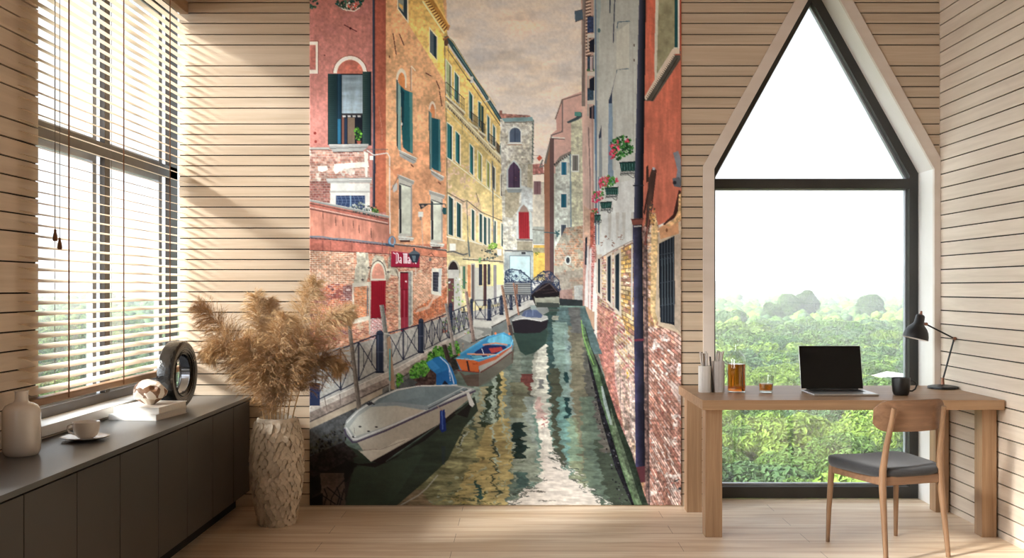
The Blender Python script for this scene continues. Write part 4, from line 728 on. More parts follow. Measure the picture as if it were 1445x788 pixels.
    P([(658,554),(662,554),(670,571),(667,575),(663,572)],(192,186,176)); L([(650,552),(660,555)],1.4,(180,170,160)); P([(621,580),(628,578),(630,608),(624,611),(621,606)],(22,40,110)); P([(623,581),(625,580),(626,606),(624,607)],(60,84,160)); L([(617,573),(625,580)],1.2,(150,120,110)); P([(623,630),(629,630),(628,656),(624,656)],(40,50,60),(),.5)
    # blue engine cover
    P([(602,512),(614,505),(622,503),(630,508),(638,520),(645,538),(645,543),(616,544),(616,528),(606,520)],(26,108,178),[(F1,.06)]); P([(616,528),(632,522),(640,540),(616,543)],(22,90,160)); L([(621,504),(632,514),(638,530),(641,542)],1.4,(180,196,214)); P([(624,543),(628,537),(634,543)],(30,30,44)); P([(602,512),(610,508),(622,520),(612,524)],(50,134,200),(),.6); L([(634,520),(636,538)],.8,(190,200,216))
    # ---- orange and blue boat
    P([(648,524),(656,530),(676,528),(722,498),(726,490),(724,512),(700,530),(676,546),(660,545)],(82,62,52),[(FH,.15)],.9); P([(676,526),(722,498),(723,512),(690,540),(676,546)],(96,94,82),(),.8)
    P([(643,506),(650,500),(690,476),(712,470),(722,474),(725,486),(722,496),(700,512),(677,526),(650,524)],(52,128,170)); 
    G([(643,506),(660,506),(676,511),(676,526),(655,524),(651,522)],(206,92,36),(190,80,30),'x'); L([(659.5,510),(662.5,525)],2.4,(40,24,30)); L([(646,523),(676,526)],1.4,(120,36,30)); L([(668,514),(674,513.5)],2,(170,60,20))
    P([(676,511),(700,503),(722,489),(723,495),(700,512),(677,527)],(150,144,132)); P([(676,511),(700,503),(723,487),(723,490),(700,508),(676,517)],(176,78,44)); L([(678,526),(700,513),(722,497)],1.6,(100,40,34))
    P([(650,502),(690,478),(712,471),(720,476),(722,486),(714,492),(690,503),(668,507)],(38,120,172)); P([(690,478),(710,471.5),(720,476),(722,486),(700,487),(688,483)],(84,168,196),[(F3,.1)]); P([(672,496),(686,487),(712,488),(716,491),(700,500),(680,505),(664,504)],(24,36,84)); P([(690,492),(708,490),(710,495),(694,499)],(170,50,44)); L([(682,487),(700,484.5),(716,487)],2,(196,124,90)); L([(660,500),(704,501)],2,(206,134,96)); L([(689,500),(689,504)],2,(190,110,80)); P([(664,502),(680,502),(684,507),(670,507)],(70,140,160)); L([(644,506),(668,508),(680,506),(700,501),(721,489),(724,480)],1.3,(110,184,210)); L([(648,501),(688,476),(712,470)],1.6,(60,150,196)); L([(680,492),(683,500)],.8,(210,220,226)); E(648,501,1.6,1.8,(206,100,50)); E(699.5,471,1.6,1.8,(214,110,60)); E(719,471.5,1.6,1.8,(214,110,60)); L([(641,507),(648,503)],1,(60,130,110)); R(676,522,677,526,(90,40,30))
    # ---- black and white boat
    P([(724,470),(770,464),(773,468),(770,486),(755,498),(742,502),(734,496),(728,480)],(38,56,48),[(FH,.08)]); P([(722,453),(726,470),(740,471),(762,470),(772,463),(774,452),(760,448)],(28,22,28)); P([(722,452),(728,447),(738,444),(760,444),(772,446),(774,451),(764,454),(744,451),(728,451)],(150,146,138),[(F2,.05)]); L([(723,453),(740,449),(764,453.5),(773,450)],1.2,(190,184,174)); P([(736,446),(740,439),(752,436),(758,438),(766,445),(764,449),(744,448)],(70,80,108),[(F2,.12)]); P([(748,431),(755,431),(759,437),(750,438)],(120,130,124)); L([(752,437),(752,446)],.7,(110,120,146)); L([(744,440),(742,447)],.7,(110,120,146))
    # ---- weedy ledge along the right wall
    P([(821,462),(826,462),(834,490),(846,516),(862,560),(880,620),(900,690),(915,721),(895,721),(868,660),(848,590),(832,520)],(24,22,28),[(FS,.5)])
    blobs(120,[(826,490),(834,505),(850,550),(866,600),(884,670),(896,721),(876,721),(860,660),(842,590)],[(20,18,24),(44,40,46),(110,106,110),(30,26,30)],.6,1.7,130)
    P([(820,458),(824,458),(832,486),(842,512),(858,552),(874,606),(890,660),(912,721),(898,721),(880,670),(860,604),(846,560),(836,520),(824,486)],(70,92,58),[(F2,.2),(FS,.22),(F1,.2)]); L([(820.5,452),(823,474),(830,495),(838,515)],1.1,(120,170,70)); P([(848,545),(852,545),(860,574),(866,600),(861,600),(852,570)],(150,160,158),[(F2,.15)],.8)
    P([(843,516),(852,530),(872,590),(892,640),(910,700),(918,721),(910,721),(884,660),(862,590)],(34,44,32),[(F2,.25),(FS,.2)])
    P([(862,575),(868,596),(886,650),(905,712),(900,715),(880,664),(864,612)],(104,118,88),[(F2,.25),(FS,.25)],.6)
    img *= (1+.20*np.clip((260-PY)/260, 0, 1))[..., None]  # print colour lightened towards the top to make up for weaker light there
    lum = img @ np.array([.3,.59,.11], np.float32)
    img[:] = lum[..., None]*.20+img*.80
    img[:] = np.clip(img*(1+.02*FX+.03*FS)[..., None], 4, 250)
    return img.reshape(H//SS, SS, W//SS, SS, 3).mean((1, 3))
# ---------------------------------------------------------------- room shell
# floor: oak planks running across the room
m_floor, t, p = new_mat('oak plank floor'); N = t.nodes.new
tcn = N('ShaderNodeTexCoord'); mp = N('ShaderNodeMapping'); t.links.new(tcn.outputs['Object'], mp.inputs[0]); mp.inputs['Location'].default_value = (.35, .07, 0)
bk = N('ShaderNodeTexBrick'); bk.inputs['Scale'].default_value = 1; bk.inputs['Brick Width'].default_value = 1.9; bk.inputs['Row Height'].default_value = .185
bk.inputs['Mortar Size'].default_value = .0012; bk.inputs['Mortar Smooth'].default_value = .2; bk.offset = .37; bk.inputs['Bias'].default_value = 0
bk.inputs['Color1'].default_value = s2l((224,201,172))+(1,); bk.inputs['Color2'].default_value = s2l((240,223,200))+(1,); bk.inputs['Mortar'].default_value = s2l((120,88,60))+(1,)
t.links.new(mp.outputs[0], bk.inputs[0])
m2 = N('ShaderNodeMapping'); m2.inputs['Scale'].default_value = (.9, 14, 1); t.links.new(tcn.outputs['Object'], m2.inputs[0])
nz = N('ShaderNodeTexNoise'); nz.inputs['Scale'].default_value = 1.3; nz.inputs['Detail'].default_value = 8; nz.inputs['Roughness'].default_value = .6; nz.inputs['Distortion'].default_value = .8; t.links.new(m2.outputs[0], nz.inputs[0])
rp = N('ShaderNodeValToRGB'); e = rp.color_ramp.elements; e[0].position = .26; e[0].color = s2l((200,170,138))+(1,); e[1].position = .62; e[1].color = (1,1,1,1); t.links.new(nz.outputs['Fac'], rp.inputs[0])
mx = N('ShaderNodeMix'); mx.data_type = 'RGBA'; mx.blend_type = 'MULTIPLY'; mx.inputs[0].default_value = .75; t.links.new(bk.outputs['Color'], mx.inputs[6]); t.links.new(rp.outputs[0], mx.inputs[7]); t.links.new(mx.outputs[2], p.inputs['Base Color'])
p.inputs['Roughness'].default_value = .46; p.inputs['Specular IOR Level'].default_value = .5
b = N('ShaderNodeBump'); b.inputs['Strength'].default_value = .12; b.inputs['Distance'].default_value = .003; t.links.new(nz.outputs['Fac'], b.inputs['Height']); t.links.new(b.outputs[0], p.inputs['Normal'])
struct(MB().box(XL-.3, XR+.02, YB-.2, 6.40, -.25, 0).build('floor', m_floor))
struct(MB().box(XL-.3, XR+.3, YB-.2, YW+.3, ZC, ZC+.2).build('ceiling', M_ceil))
# gable window outline (world X, Z)
OX0, OX1, OXC = 1.206, 2.574, 1.889
OZB, OZA = 2.098, 3.328
TW = .066
SLOPE = (OZA-OZB)/(OXC-OX0)
def gable(off):
    """outline of the opening, grown by off (m) on every side but the floor"""
    k = off/math.cos(math.atan(1/SLOPE)) if False else off*math.sqrt(1+SLOPE**2)
    xl, xr = OX0-off, OX1+off
    za = OZA+k; zb = za-SLOPE*(OXC-xl)
    return xl, xr, zb, za
def gx(z, off):
    xl, xr, zb, za = gable(off)
    if z <= zb: return xl, xr
    if z >= za: return None
    return OXC-(za-z)/SLOPE, OXC+(za-z)/SLOPE
# back wall boards
ys = [3.6,18.3,33,48.7,63.5,92.9,107.6,122.3,137.6,152.8,175,190,204.6,219.3,234,249,263.5,278,292.4,307.6,322,336.5,352,366.5,380.7,397,412,426,441,467,482,498,513,528,543.5,559,574,590,605.5,620.5,635.5,651,667,682,698]
zs = sorted([0]+[EYE+(VY-y)*S for y in ys]+[EYE+(VY-y)*S for y in (-11,-26,-41,-56,-71,-86,-101,-116)]+[ZC])
wb = MB(); GAP = .0035
for z0, z1 in zip(zs, zs[1:]):
    a, b_ = z0+GAP, z1-GAP
    if z1 == ZC: b_ = ZC
    if z0 == 0: a = 0
    cuts = [a, b_]
    xl, xr, zb, za = gable(TW-.012)
    for q in (zb, za):
        if a < q < b_: cuts.append(q)
    cuts.sort()
    for u, v in zip(cuts, cuts[1:]):
        gu, gv = gx(u+1e-5, TW-.012), gx(v-1e-5, TW-.012)
        if gu is None and gv is None: wb.box(XL, XR, YW, YW+.012, u, v); continue
        gu = gu or (OXC, OXC); gv = gv or (OXC, OXC)
        wb.prism([(XL,u),(gu[0],u),(gv[0],v),(XL,v)], YW, YW+.012)
        if gu[1] < XR-.002: wb.prism([(gu[1],u),(XR,u),(XR,v),(min(gv[1],XR),v)], YW, YW+.012)
WBK = struct(wb.build('wall_back', M_board))
# solid wall behind the boards, with the opening cut out
bk_ = MB(); g = gable(.0)
for d0, d1, nm, mt, off in ((YW+.012, YW+.24, 'wall_back_core', M_gap, .004),):
    xl, xr, zb, za = gable(off)
    q = MB()
    q.prism([(XL,0),(xl,0),(xl,zb),(XL,zb)], d0, d1); q.prism([(XL,zb),(xl,zb),(OXC,za),(OXC,ZC),(XL,ZC)], d0, d1)
    q.prism([(xr,0),(XR+.25,0),(XR+.25,zb),(xr,zb)], d0, d1); q.prism([(xr,zb),(XR+.25,zb),(XR+.25,ZC),(OXC,ZC),(OXC,za)], d0, d1)
    q.build('wall_core', mt, WBK)
# right wall
rw = MB(); z = 1.304-.0842*16+.0001
while z < ZC:
    rw.box(XR, XR+.012, YB, YW+.012, max(0, z+(GAP if z > 0 else 0)), min(ZC, z+.0842-GAP)); z += .0842
WRT = struct(rw.build('wall_right', M_boardY)); MB().box(XR+.012, XR+.25, YB-.2, YW+.24, 0, ZC).build('wall_core', M_gap, WRT)
# left wall: opening 1 from y 4.375 to the corner, opening 2 nearer the camera (outside the frame)
LY0 = 1400*2.112/679; SILL = .748; LTOP = 3.16
NY0, NY1 = .1, 3.2
ly = [9.1,35.8,62.8,89.7,115.6,163.4,190.5,217.8,244.2,270.6,297.6,324,368.4,414.2,442,470.3,498.3,526.5,554,581.5,609,636,663,690]
kl = 2.112/733
zl = sorted([0]+[EYE+(VY-y)*kl for y in ly]+[EYE+(VY-y)*kl for y in (-18,-45,-72,-99,-126,-153,-180,-207,-234,-261,-288,-315,-342,-369,-396)]+[ZC]); zl = [z for z in zl if z <= ZC]
lw = MB()
for z0, z1 in zip(zl, zl[1:]):
    a, b_ = (z0+GAP if z0 else 0), (z1-GAP if z1 < ZC else ZC)
    for y0, y1 in ((NY1, LY0),(YB, NY0)): lw.box(XL-.012, XL, y0, y1, a, b_)
    for y0, y1 in ((LY0, YW),(NY0, NY1)):
        if b_ <= .70: lw.box(XL-.012, XL, y0, y1, a, b_)
        elif a < .70: lw.box(XL-.012, XL, y0, y1, a, .70)
        if a >= LTOP: lw.box(XL-.012, XL, y0, y1, a, b_)
        elif b_ > LTOP: lw.box(XL-.012, XL, y0, y1, LTOP, b_)
WLF = struct(lw.build('wall_left', M_boardY))
lc = MB(); X0, X1 = XL-.24, XL-.012
lc.box(X0,X1,YB-.2,NY0,0,ZC).box(X0,X1,NY0,NY1,0,.70).box(X0,X1,NY0,NY1,LTOP,ZC).box(X0,X1,NY1,LY0,0,ZC).box(X0,X1,LY0,YW+.24,0,.70).box(X0,X1,LY0,YW+.24,LTOP,ZC)
lc.build('wall_core', M_gap, WLF); struct(MB().box(XL-.3, XR+.3, YB-.2, YB, 0, ZC).build('wall_rear', M_rear))
# ---- window 1: the side window behind the blind
def side_window(name, y0, y1, mull, xf=-2.222):
    w_ = sempty(name, (xf, (y0+y1)/2, SILL)); w_.location = (0,0,0)
    fr = MB(); xo = xf-.028
    fr.box(xo,xf,y0,y1,SILL,.795).box(xo,xf,y0,y1,2.06,2.135).box(xo,xf,y0,y1,LTOP-.06,LTOP)
    fr.box(xo,xf,y0,y0+.05,.795,LTOP-.06).box(xo,xf,y1-.15,y1,.795,LTOP-.06)
    for m_ in mull: fr.box(xo,xf,m_,m_+.066,.795,2.06).box(xo,xf,m_,m_+.066,2.135,LTOP-.06)
    fr.build('window_frame', M_brown, w_, bevel=.002)
    sh = MB(); xa, xb = xf-.085, xf-.050
    edges = [y0]+[q for m_ in mull for q in (m_+.0, m_+.066)]+[y1-.15]
    for a, b_ in zip(edges[::2], edges[1::2]):
        for z0, z1 in ((.79,2.075),(2.12,LTOP-.03)):
            sh.ring([(a-.01,z0),(b_+.01,z0),(b_+.01,z1),(a-.01,z1)], [(a+.035,z0+.04),(b_-.035,z0+.04),(b_-.035,z1-.04),(a+.035,z1-.04)], xa, xb, 'X')
            MB().box(xf-.072,xf-.066,a+.03,b_-.03,z0+.035,z1-.035).build('window_glass', M_glass, w_)
    sh.box(xo-.03,xo,y0,y1,SILL,.79); sh.build('window_sash', M_alu, w_, bevel=.002)
    MB().box(xf-.005, XL+.014, y0 if y0 < 4 else LY0, min(y1, YW), .70, SILL).build('window_sill', M_white, w_, bevel=.003)
    return w_
side_window('window_1', LY0-.05, YW+.29, [5.32])
side_window('window_3', NY0, NY1, [1.6])
# ---- window 2: gable window to the floor
w2 = sempty('window_2'); YF = 6.40
def outline(off, z0):
    xl, xr, zb, za = gable(off); return [(xl,z0),(xr,z0),(xr,zb),(OXC,za),(xl,zb)]
fr = MB(); fr.ring(outline(0, 0), outline(-.058, .075), YF, YF+.05)
fr.box(OX0+.05, OX1-.05, YF, YF+.05, EYE+(VY-266.1)*YF/F, EYE+(VY-252.4)*YF/F); fr.build('window_frame', M_anth, w2, bevel=.002)
xl, xr, zb, za = gable(-.058); zt0, zt1 = EYE+(VY-252.4)*YF/F, EYE+(VY-266.1)*YF/F
bd = MB(); bd.ring([(xl-.02,.06),(xr+.02,.06),(xr+.02,zt1+.02),(xl-.02,zt1+.02)], [(xl+.004,.088),(xr-.008,.088),(xr-.008,zt1-.006),(xl+.004,zt1-.006)], YF+.05, YF+.085)
kx = lambda z, o: ((OXC-(gable(o)[3]-z)/SLOPE), (OXC+(gable(o)[3]-z)/SLOPE))
a0 = kx(zt0, -.05); a1 = kx(zt0+.012, -.066)
bd.ring([(a0[0],zt0-.01),(a0[1],zt0-.01),(OXC,gable(-.05)[3])], [(a1[0],zt0+.006),(a1[1],zt0+.006),(OXC,gable(-.066)[3])], YF+.05, YF+.085)
bd.build('glazing_bead', M_alu, w2)
MB().box(xl-.01, xr+.01, YF+.062, YF+.068, .07, zt1+.01).build('window_glass', M_glass, w2)
MB().prism([(a0[0],zt0-.005),(a0[1],zt0-.005),(OXC,gable(-.052)[3])], YF+.062, YF+.068).build('window_glass', M_glass, w2)
# lining of the reveal and the face trim
MB().ring(outline(.004, -.06), outline(-.001, -.04), YW-.008, YF+.002).build('window_lining', M_white, w2)
xl, xr, zb, za = gable(TW); xi, xj, zc, zd = gable(-.002)
zr = za-SLOPE*(XR-.001-OXC)
tr = MB(); tr.prism([(xl,0),(xi,0),(xi,zc),(xl,zb)], YW-.012, YW+.014); tr.prism([(xl,zb),(xi,zc),(OXC,zd),(OXC,za)], YW-.012, YW+.014)
tr.prism([(OXC,za),(OXC,zd),(xj,zc),(XR-.001,zr)], YW-.012, YW+.014); tr.prism([(xj,0),(XR-.001,0),(XR-.001,zr),(xj,zc)], YW-.012, YW+.014)
struct(tr.build('trim_1', M_trim))

# ---------------------------------------------------------------- wall mural
def build_mural():
    c = paint_mural(); H, W = c.shape[:2]
    keep = 24+716-2; c = c[:keep]; H = keep
    YM = YW-.006; k = YM/F
    xs_ = (MX0-VX+np.arange(W)*(MX1-MX0-.6)/(W-1))*k; zs_ = EYE+(VY-(MY0+.5+np.arange(H)))*k
    X, Z = np.meshgrid(xs_, zs_); v = np.stack([X, np.full_like(X, YM), Z], -1).reshape(-1, 3)
    idx = np.arange(H*W).reshape(H, W); f = np.stack([idx[:-1,:-1], idx[1:,:-1], idx[1:,1:], idx[:-1,1:]], -1).reshape(-1, 4)
    # rim back to the wall
    rim = np.concatenate([idx[0,:], idx[1:,-1], idx[-1,-2::-1], idx[-2:0:-1,0]]); nr = len(rim); rv = v[rim].copy(); rv[:,1] = YW-.0005
    base = len(v); v = np.concatenate([v, rv]); j = np.arange(nr); jn = (j+1) % nr
    f = np.concatenate([f, np.stack([rim[j], rim[jn], base+jn, base+j], -1)])
    me = bpy.data.meshes.new('wall_mural'); me.vertices.add(len(v)); me.vertices.foreach_set('co', v.astype(np.float32).ravel())
    me.loops.add(f.size); me.loops.foreach_set('vertex_index', f.astype(np.int32).ravel()); me.polygons.add(len(f)); me.polygons.foreach_set('loop_start', (np.arange(len(f))*4).astype(np.int32)); me.polygons.foreach_set('loop_total', np.full(len(f), 4, np.int32))
    me.update()
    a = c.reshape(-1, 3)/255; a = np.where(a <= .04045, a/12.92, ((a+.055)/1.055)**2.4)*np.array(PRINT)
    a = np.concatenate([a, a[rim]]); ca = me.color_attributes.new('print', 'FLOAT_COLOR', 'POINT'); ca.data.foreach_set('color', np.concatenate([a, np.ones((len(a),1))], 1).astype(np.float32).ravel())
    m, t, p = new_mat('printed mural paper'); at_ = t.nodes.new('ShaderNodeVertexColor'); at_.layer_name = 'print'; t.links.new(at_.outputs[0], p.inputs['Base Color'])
    p.inputs['Roughness'].default_value = .85; p.inputs['Specular IOR Level'].default_value = .15
    me.materials.append(m); o = bpy.data.objects.new('wall_mural', me); COL.objects.link(o)
    tag(o, 'tall floor-to-ceiling photo mural of a canal with boats and old houses on back wall', 'mural')
PRINT = (1.22, 1.35, 1.47)
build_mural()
# ---------------------------------------------------------------- venetian blind
BX = -2.078; TILT = math.radians(15)
bl = thing('venetian_blind', 'wide venetian blind of pale wooden slats hanging over the tall side window', 'blind', (BX, 5.17, 3.16))
def rel(root, mb):
    l = root.location; mb.v = [(v[0]-l.x, v[1]-l.y, v[2]-l.z) for v in mb.v]; return mb
BY0, BY1 = 4.165, 6.148
slat_me = None; z = .912; dz = .0478; nsl = 0
prof = [(-.032,0),(-.016,.0024),(0,.0034),(.016,.0024),(.032,0),(.016,.0006),(0,.0014),(-.016,.0006)]
poly = [(a*math.cos(-TILT)-b_*math.sin(-TILT), a*math.sin(-TILT)+b_*math.cos(-TILT)) for a, b_ in prof]
while z < 3.06:
    if slat_me is None:
        o = MB().prism([(a, b_) for a, b_ in poly], BY0-5.17, BY1-5.17, 'Y').build('slat', M_slat, bl, smooth=True, ang=50); slat_me = o.data
    else:
        o = bpy.data.objects.new('slat', slat_me); COL.objects.link(o); o.parent = bl
    o.location = (0, 0, z-3.16); z += dz
rel(bl, MB().box(BX-.025, BX+.027, BY0, BY1, 3.056, 3.13)).build('headrail', M_oaky, bl, bevel=.003)
rel(bl, MB().box(BX-.024, BX+.026, BY0, BY1, .852, .884)).build('bottom_rail', M_oaky, bl, bevel=.004)
for y in (4.506, 5.13, 5.81):
    rel(bl, MB().box(BX+.031, BX+.033, y-.006, y+.006, .86, 3.06)).build('ladder_tape', M_cord, bl)
    rel(bl, MB().box(BX-.033, BX-.032, y-.003, y+.003, .86, 3.06)).build('rear_ladder_tape', M_cordg, bl)
for x, yb in ((74.6, 325), (81, 337)):
    y = 1400*2.045/(733-x); zb = EYE+(VY-yb)*y/F
    c = rel(bl, MB().tube([(BX+.043, y, 3.09), (BX+.043, y, zb)], .0016, 6)).build('pull_cord', M_cordg, bl)
    rel(bl, MB().lathe([(.003,0),(.006,-.004),(.005,-.012),(.009,-.026),(.011,-.044),(.008,-.052),(0,-.052)], 12, (BX+.043, y, zb+.004))).build('tassel', M_cord, c, smooth=True)
# ---------------------------------------------------------------- sideboard
CX, CZ = -1.665, .69
cab = thing('sideboard', 'long low dark taupe sideboard with flush doors along the left wall', 'sideboard', (-1.88, 4.2, 0))
CY0, CY1 = 2.1, 6.148
rel(cab, MB().box(XL+.004, CX, CY0, CY1, CZ-.022, CZ)).build('top', M_cabt, cab, bevel=.0015)
rel(cab, MB().box(XL+.004, CX-.028, CY0+.01, CY1, .10, CZ-.022)).build('body', M_cab, cab)
rel(cab, MB().box(XL+.03, CX-.09, CY0+.05, CY1-.01, 0, .10)).build('plinth', M_gap, cab)
de = [2.14, 2.54, 2.945, 3.346, 3.748, 4.152, 4.592, 4.99, 5.405, 5.80, 6.148]
for a, b_ in zip(de, de[1:]):
    rel(cab, MB().box(CX-.026, CX-.006, a+.003, b_-.003, .103, CZ-.030)).build('door', M_cab, cab, bevel=.001)
# ---------------------------------------------------------------- things on the sideboard
M_cer = mat('glossy putty ceramic', (222,213,202), .18, (212,203,192), (6,6,6), coat=.4)
o = MB().lathe([(0,.002),(.055,.002),(.058,0),(.063,.004),(.0665,.012),(.070,.022),(.071,.05),(.071,.165),(.069,.182),(.060,.197),(.045,.206),(.030,.211),(.0255,.216),(.0245,.225),(.0245,.250),(.0265,.256),(.024,.257),(.0215,.254),(.0215,.21),(0,.20)], 48).build('bottle_vase', M_cer, None, smooth=True, ang=60, loc=(-1.99, 3.965, CZ+.0005))
tag(o, 'glossy putty ceramic bottle vase with narrow neck on the sideboard near end', 'vase')
M_porc = mat('white porcelain', (226,220,212), .22, (220,214,206), (5,5,5), coat=.3)
cx_, cy_ = -1.907, 4.36
o = MB().lathe([(0,.003),(.045,.003),(.048,0),(.052,.002),(.078,.008),(.100,.015),(.1015,.017),(.099,.0175),(.077,.012),(.052,.008),(.045,.0075),(0,.0075)], 56).build('saucer', M_porc, None, smooth=True, ang=50, loc=(cx_, cy_, CZ+.0005)); tag(o, 'round white saucer under the coffee cup on the sideboard', 'saucer')
cup = thing('coffee_cup', 'white porcelain coffee cup standing on its saucer on the sideboard', 'cup', (cx_+.004, cy_, CZ+.0085))
MB().lathe([(0,.003),(.026,.003),(.028,0),(.033,.002),(.044,.012),(.0515,.026),(.0545,.045),(.056,.068),(.0565,.0715),(.055,.072),(.0535,.069),(.052,.046),(.049,.028),(.040,.013),(.02,.008),(0,.008)], 48).build('bowl', M_porc, cup, smooth=True, ang=60)
ha = math.atan2(-.55, -.85)
hp = [(.050+.0,.062),(.062,.064),(.074,.058),(.077,.046),(.070,.032),(.058,.024),(.046,.020)]
MB().tube([(r*math.cos(ha), r*math.sin(ha), z) for r, z in hp], [.005,.0045,.0042,.0042,.0042,.0045,.005], 10).build('handle', M_porc, cup, smooth=True)
# books
M_bk = mat('white book cloth', (226,222,216), .6, (220,216,210), (5,5,5)); M_pg = wood('paper pages', (222,218,208), (236,232,224), 'X', 4, .8)
def book(name, label, x, y, z, w_, d, t_, rz, grp=None):
    b_ = thing(name, label, 'book', (x, y, z), rz, grp)
    c = MB(); c.box(-w_/2, w_/2, -d/2, d/2, 0, .003).box(-w_/2, w_/2, -d/2, d/2, t_-.003, t_).box(-w_/2, w_/2, -d/2, -d/2+.003, .003, t_-.003)
    c.build('cover', M_bk, b_, bevel=.0008); MB().box(-w_/2+.004, w_/2-.004, -d/2+.003, d/2-.004, .003, t_-.003).build('pages', M_pg, b_); return b_
book('book', 'white hardcover book lying under another at the sideboard far half', -1.925, 5.155, CZ+.0005, .255, .33, .030, math.radians(-8))
book('book', 'white hardcover book lying on top, carrying the faceted stone', -1.917, 5.165, CZ+.031, .243, .31, .034, math.radians(-7))
# faceted stone
M_st, t, p = new_mat('cream and brown stone'); vt = t.nodes.new('ShaderNodeTexVoronoi'); tcn = t.nodes.new('ShaderNodeTexCoord'); t.links.new(tcn.outputs['Object'], vt.inputs[0]); vt.inputs['Scale'].default_value = 27
r_ = t.nodes.new('ShaderNodeValToRGB'); r_.color_ramp.interpolation = 'CONSTANT'; e = r_.color_ramp.elements; e[0].color = s2l((134,100,76))+(1,); e[1].position = .17; e[1].color = s2l((204,186,164))+(1,); e2 = e.new(.38); e2.color = s2l((236,228,216))+(1,)
sx = t.nodes.new('ShaderNodeSeparateColor'); t.links.new(vt.outputs['Color'], sx.inputs[0]); t.links.new(sx.outputs[0], r_.inputs[0]); t.links.new(r_.outputs[0], p.inputs['Base Color']); p.inputs['Roughness'].default_value = .45
bm = bmesh.new(); bmesh.ops.create_icosphere(bm, subdivisions=3, radius=.078); rs_ = random.Random(12)
pl_ = []
for k in range(34):
    n_ = Vector((rs_.gauss(0,1), rs_.gauss(0,1), rs_.gauss(0,1))).normalized(); pl_.append((n_, .078*rs_.uniform(.80,.93)))
bmesh.ops.subdivide_edges(bm, edges=bm.edges, cuts=2, use_grid_fill=True)
for v in bm.verts:
    c = v.co.normalized(); rmin = .078*1.02
    for n_, d in pl_:
        k = c.dot(n_)
        if k > .1: rmin = min(rmin, d/k)
    dent = max(0, .30-(c-Vector((.45,-.75,.48)).normalized()).length)+max(0, .24-(c-Vector((.75,-.6,-.25)).normalized()).length)
    v.co = c*(rmin-dent*.07); v.co.z *= .88; v.co.x *= 1.12
zmin = min(v.co.z for v in bm.verts)
for v in bm.verts: v.co.z = max(v.co.z, zmin+.006)-(zmin+.006)
me = bpy.data.meshes.new('faceted_stone'); bm.to_mesh(me); bm.free(); me.materials.append(M_st)
o = bpy.data.objects.new('faceted_stone', me); COL.objects.link(o); o.location = (-1.915, 5.15, CZ+.0655); tag(o, 'cream and brown faceted stone resting on the white books', 'stone')
# tyre sculpture
M_rub = mat('polished black rubber', (14,14,15), .16, (22,22,23), (14,14,14), bump=.25, bscale=70, coat=.3); M_chr = mat('dark chrome', (120,120,124), .12, metal=1)
ty = thing('tyre', 'shiny black tyre standing upright at the back of the sideboard', 'tyre', (-1.905, 5.53, CZ), math.radians(-4))
TR, TWd, THo = .187, .054, .110
WK = .74
sec = [(THo,-.040),(THo+.012,-.050),(.150,-.062),(.172,-.060),(.182,-.050),(TR,-.030),(TR+.001,0),(TR,.030),(.182,.050),(.172,.060),(.150,.062),(THo+.012,.050),(THo,.040),(THo-.002,.034),(THo+.004,.020),(THo+.004,-.020),(THo-.002,-.034)]
n_ = 96; vs = []; fs = []; sec = [(a, b_*WK) for a, b_ in sec]; ns_ = len(sec)
for i in range(n_):
    a = 2*PI*i/n_
    for q, (r, xx) in enumerate(sec):
        g_ = .0035 if (5 <= q <= 7 and (i+q*2) % 4 < 1) or (q == 6 and i % 2) else 0
        vs.append((xx, (r-g_)*math.cos(a), (r-g_)*math.sin(a)+TR+.0015))
for i in range(n_):
    for q in range(ns_): fs.append((i*ns_+q, ((i+1)%n_)*ns_+q, ((i+1)%n_)*ns_+(q+1)%ns_, i*ns_+(q+1)%ns_))
MB().add(vs, fs).build('tread', M_rub, ty, smooth=True, ang=28)
rm = MB(); 
for s_ in (-1, 1):
    for k in range(3):
        rr_ = .122+.014*k; pts_ = [(s_*(.0535+.0035*k)*WK, rr_*math.cos(2*PI*i/64), rr_*math.sin(2*PI*i/64)+TR) for i in range(65)]; rm.tube(pts_, .0018, 6, False)
rm.build('sidewall_ribs', M_rub, ty, smooth=True)
ins = MB(); ri = THo-.001
for i in range(64):
    a, b_ = 2*PI*i/64, 2*PI*(i+1)/64
    ins.add([(-.024, ri*math.cos(a), ri*math.sin(a)+TR), (.024, ri*math.cos(a), ri*math.sin(a)+TR), (.024, ri*math.cos(b_), ri*math.sin(b_)+TR), (-.024, ri*math.cos(b_), ri*math.sin(b_)+TR)], [(0,1,2,3)])
ins.build('inner_rim', M_chr, ty, smooth=True)
# ---------------------------------------------------------------- textured floor vase with pampas grass
M_vs = mat('sandy stoneware', (184,170,150), .7, (214,200,180), (16,16,16), bump=.35, bscale=60)
VPX, VPY = -1.398, 5.72
prof = [(0,.0),(.088,.0),(.100,.006),(.104,.02),(.118,.09),(.132,.17),(.143,.26),(.148,.34),(.146,.42),(.138,.50),(.127,.56),(.119,.60),(.117,.612)]
def vr(z):
    for (r0, z0), (r1, z1) in zip(prof[3:], prof[4:]):
        if z0 <= z <= z1: t_ = (z-z0)/(z1-z0); return r0+(r1-r0)*t_
    return prof[3][0] if z < .02 else prof[-1][0]
nU, nV = 200, 220; vs = []; fs = []
for j in range(nV):
    z = .004+.606*j/(nV-1)
    for i in range(nU):
        a = 2*PI*i/nU; r = vr(z); p_ = Vector((math.cos(a)*r, math.sin(a)*r, z))*1.0
        q = p_*29; q = q+Vector((noise.noise(q*.7), noise.noise(q*.7+Vector((9,0,0))), noise.noise(q*.7+Vector((0,9,0)))))*.75
        rel_ = .004*noise.noise(q*.6)
        edge = min(1, j/6, (nV-1-j)/5)
        vs.append((math.cos(a)*(r-.006+rel_*edge), math.sin(a)*(r-.006+rel_*edge), z))
for j in range(nV-1):
    for i in range(nU): fs.append((j*nU+i, j*nU+(i+1)%nU, (j+1)*nU+(i+1)%nU, (j+1)*nU+i))
